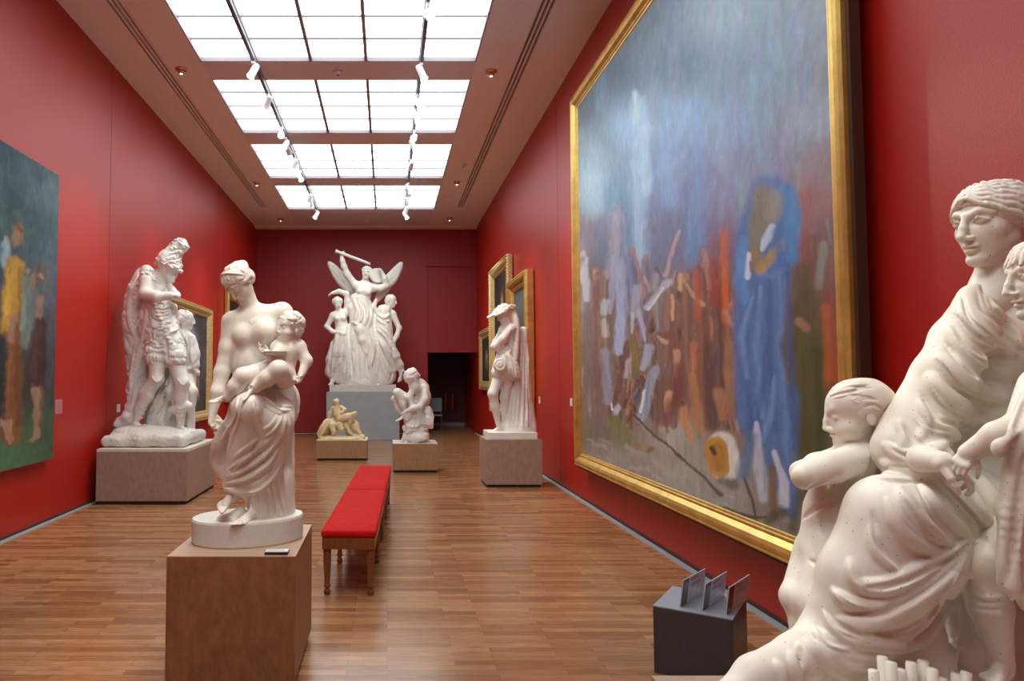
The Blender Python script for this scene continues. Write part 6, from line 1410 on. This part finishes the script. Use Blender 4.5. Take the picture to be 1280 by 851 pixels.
# frameless painting on the left wall
def left_painting():
    y0, y1, z0, z1 = 5.0, 8.25, .72, 3.98; Xc = XL + .075
    t = thing('canvas_picture', 'large frameless painting of robed figures in a dark wood, left wall', 'painting', (XL, (y0 + y1) / 2, z0))
    box_obj('stretcher', (XL + .004, y0, z0), (Xc - .001, y1, z1), mat('raw canvas edge', (.40, .36, .30), .8), t)
    pos = lambda U, V: np.stack([np.full_like(U, Xc), y0 + (y1 - y0) * U, z0 + (z1 - z0) * V], -1)
    def px(U, V):
        P = pos(U, V) - np.array([0, 0, EYE]); fw = P[..., 1] * CP + P[..., 2] * SP; up = -P[..., 1] * SP + P[..., 2] * CP
        return CX + F * P[..., 0] / fw, CY - F * up / fw
    p = Paint(420, 420, px); p.n1 = p.noise(30, 30, 31); p.n2 = p.noise(30, 30, 32)
    S = lambda *a, **k: p.cap(*a, **{**dict(wob=1.3), **k})
    p.ground([(5, 200, (64, 84, 92)), (30, 220, (70, 92, 100)), (60, 240, (96, 118, 122)), (10, 260, (52, 74, 82)), (40, 280, (64, 86, 92)), (62, 320, (72, 92, 104)), (5, 330, (60, 76, 84)), (60, 400, (74, 84, 92)), (60, 470, (60, 66, 66)), (35, 480, (62, 54, 44)), (5, 480, (54, 48, 44)), (60, 540, (66, 84, 64)), (30, 560, (74, 102, 74)), (5, 575, (80, 112, 84)), (-60, 250, (60, 82, 90)), (-100, 450, (58, 60, 54)), (-100, 600, (76, 104, 76)), (-250, 300, (60, 80, 86)), (-250, 650, (70, 96, 70))])
    rg = np.random.default_rng(9)
    for i in range(110): x = rg.uniform(-250, 68); y = rg.uniform(150, 330); S([(x, y), (x + 1, y + rg.uniform(15, 60))], rg.uniform(1.5, 5), np.array([76, 98, 104]) + rg.normal() * 18, .9, .35)
    for i in range(30): x = rg.uniform(-200, 68); S([(x, rg.uniform(200, 290))], rg.uniform(3, 8), (104, 124, 92) if i % 2 else (58, 78, 84), .9, .35)
    S([(22, 285), (22, 300)], [6, 7], (150, 116, 84), .5, .9); S([(20, 280), (26, 290)], 3, (120, 74, 50), .5, .8); S([(7, 306), (9, 330)], [5, 6], (148, 172, 184), .5, .9); S([(8, 300)], 4, (174, 154, 134), .4, .9)
    S([(19, 330), (16, 370), (10, 415)], [9, 13, 10], (184, 138, 52), .3, .95); S([(24, 335), (25, 400)], [3, 3], (140, 98, 40), .5, .8); S([(11, 345), (6, 400)], [3, 4], (206, 160, 66), .6, .8); S([(19, 410), (16, 470), (14, 545)], [8, 11, 12], (128, 80, 42), .35, .92); S([(22, 430), (22, 530)], 3, (92, 58, 38), .6, .7); S([(10, 440), (7, 520)], 3, (158, 104, 52), .6, .6); S([(18, 395), (12, 425)], 4, (150, 116, 106), .5, .85)
    S([(34, 350), (35, 390), (32, 430)], [6, 7, 6], (112, 124, 116), .4, .85); S([(34, 338)], 4, (148, 122, 98), .4, .9); S([(29, 370), (28, 410)], 3, (138, 146, 140), .5, .7); S([(42, 345), (43, 365)], 4, (136, 112, 92), .4, .85); S([(44, 365), (42, 395)], [6, 6], (96, 104, 104), .4, .85)
    S([(50, 335), (52, 352)], [6, 5], (104, 76, 58), .4, .85); S([(51, 345)], 3.6, (160, 126, 102), .4, .95); S([(50, 372), (48, 400), (45, 420)], [4, 4, 4], (142, 112, 92), .4, .9); S([(50, 405), (48, 450), (47, 488)], [8, 11, 11], (66, 42, 46), .3, .95); S([(45, 420), (42, 480)], 3, (88, 54, 54), .5, .7); S([(55, 400), (57, 470)], 3, (46, 34, 40), .5, .7)
    S([(44, 488), (47, 520), (46, 545)], [6, 4.6, 3.6], (148, 118, 92), .3, .95); S([(46, 545), (40, 552)], 3, (156, 124, 98), .4, .9); S([(52, 490), (52, 530)], 3, (112, 86, 68), .5, .7); S([(60, 340), (60, 380)], [4, 6], (92, 92, 102), .5, .8); S([(61, 330)], 3.4, (120, 92, 78), .4, .85); S([(62, 390), (62, 480)], 5, (74, 72, 80), .6, .7)
    S([(2, 420), (0, 520)], 7, (40, 44, 54), .5, .85); S([(-4, 530), (8, 528), (13, 552)], [5, 4, 2.6], (170, 128, 104), .3, .95)
    for x, c1, c2 in ((-40, (150, 118, 88), (96, 66, 50)), (-75, (104, 112, 120), (70, 76, 88)), (-115, (110, 60, 50), (70, 44, 40)), (-160, (128, 116, 96), (90, 70, 56))):
        d = abs(x) * .12; S([(x, 340 - d), (x, 430)], [14, 17], c1, .35, .92); S([(x, 430), (x - 4, 560 + d)], [17, 20], c2, .35, .92); S([(x, 310 - d)], 9, (156, 124, 98), .4, .95)
    p.size = (y1 - y0, z1 - z0); p.brush(2500, .08, .016, .10, 3, al=.6)
    p.finish(.08, 8, 50, 40)
    p.mesh('canvas', pos, M_oil2, t)
left_painting()

def framed(Xw, n, y0, y1, z0, z1, label, paint, W=.16, D=.11, gm=None, ornate=False, mpaint=None):
    t = thing('framed_picture', label, 'painting', (Xw, (y0 + y1) / 2, z0)); k = W / .222; Xb = Xw + n * .02
    prof = [(w * k, d * D / .08) for w, d in OG]
    link('frame', frame_mesh(Xb, n, y0, y1, z0, z1, prof, 110 if ornate else 1, {1: .01, 2: .022, 3: .022, 7: .016, 8: .01} if ornate else None), gm or M_goldp, t)
    box_obj('backing', tuple(sorted((Xw + n * .001, Xb - n * .0005)))[:1] + (y0 + .05, z0 + .05), tuple(sorted((Xw + n * .001, Xb - n * .0005)))[1:] + (y1 - .05, z1 - .05), M_frameside, t)
    Xc = Xb + n * .012; a, b = (y0 + W, y1 - W) if n > 0 else (y1 - W, y0 + W)
    pos = lambda U, V: np.stack([np.full_like(U, Xc), a + (b - a) * U, z0 + W + (z1 - z0 - 2 * W) * V], -1)
    p = Paint(90, 120); p.n1 = p.noise(12, 12, 41) * .01; p.n2 = p.noise(12, 12, 42) * .01
    paint(p, lambda *a_, **k_: p.cap(*a_, **{**dict(wob=1), **k_})); p.finish(.14, 12, 24, 24)
    p.mesh('canvas', pos, M_oil2, t)
def pA(p, S):
    p.ground([(.1, .1, (70, 62, 56)), (.9, .1, (64, 60, 62)), (.5, .45, (92, 86, 86)), (.1, .9, (58, 48, 40)), (.9, .9, (72, 62, 54)), (.9, .5, (84, 80, 84))])
    S([(.60, .22), (.62, .34)], [.08, .09], (130, 160, 184), .8, .8); S([(.72, .2), (.72, .9)], .05, (112, 92, 80), .7, .7); S([(.86, .25), (.85, .95)], .05, (70, 68, 76), .7, .8); S([(.5, .5), (.5, .9)], .08, (104, 88, 76), .6, .7); S([(.2, .5), (.25, .9)], .09, (80, 60, 50), .6, .8); S([(.78, .6), (.78, .85)], .02, (148, 118, 96), .6, .7)
def pB(p, S):
    p.ground([(.1, .1, (44, 34, 30)), (.9, .1, (52, 42, 36)), (.5, .6, (58, 44, 36)), (.5, .95, (40, 30, 26))])
    S([(.5, .3), (.52, .8)], [.14, .2], (96, 70, 54), .5, .9); S([(.5, .24)], .07, (166, 132, 104), .4, .9); S([(.35, .5), (.6, .55)], .04, (150, 118, 94), .5, .8); S([(.6, .7), (.6, .95)], .08, (70, 40, 40), .6, .8)
def pC(p, S):
    p.ground([(.1, .1, (104, 106, 110)), (.9, .1, (96, 98, 104)), (.5, .5, (84, 82, 84)), (.5, .95, (64, 58, 52))])
    S([(.3, .5), (.34, .9)], .12, (70, 60, 56), .6, .8); S([(.65, .45), (.64, .9)], .1, (96, 84, 72), .6, .8); S([(.65, .4)], .05, (160, 130, 108), .5, .8)
def pD(p, S):
    p.ground([(.1, .1, (56, 50, 42)), (.9, .1, (50, 44, 38)), (.5, .9, (44, 36, 30))])
    S([(.5, .42), (.5, .62)], [.10, .14], (176, 168, 158), .5, .9); S([(.5, .34)], .07, (160, 128, 104), .4, .9); S([(.5, .65), (.5, .92)], .18, (66, 52, 48), .6, .8)
framed(XL, 1, 12.2, 15.52, .76, 3.09, 'gilt framed dark painting on the left wall behind the helmeted warrior', pA, .19, .10)
framed(XL, 1, 17.05, 19.5, 1.1, 3.74, 'gilt framed painting on the left wall, farthest toward the end wall', pB, .22, .10, M_gold)
framed(XR, -1, 14.92, 17.55, .82, 4.22, 'tallest gilt painting on the right wall, with an ornate beaded frame', pB, .22, .12, M_goldp, True)
framed(XR, -1, 12.78, 14.85, 1.03, 3.58, 'gilt framed grey painting on the right wall directly behind the shepherd statue', pC, .22, .16, M_gold)
framed(XR, -1, 17.8, 19.9, 1.30, 2.91, 'smallest gilt painting on the right wall, beside the dark doorway', pD, .24, .08, M_goldp)
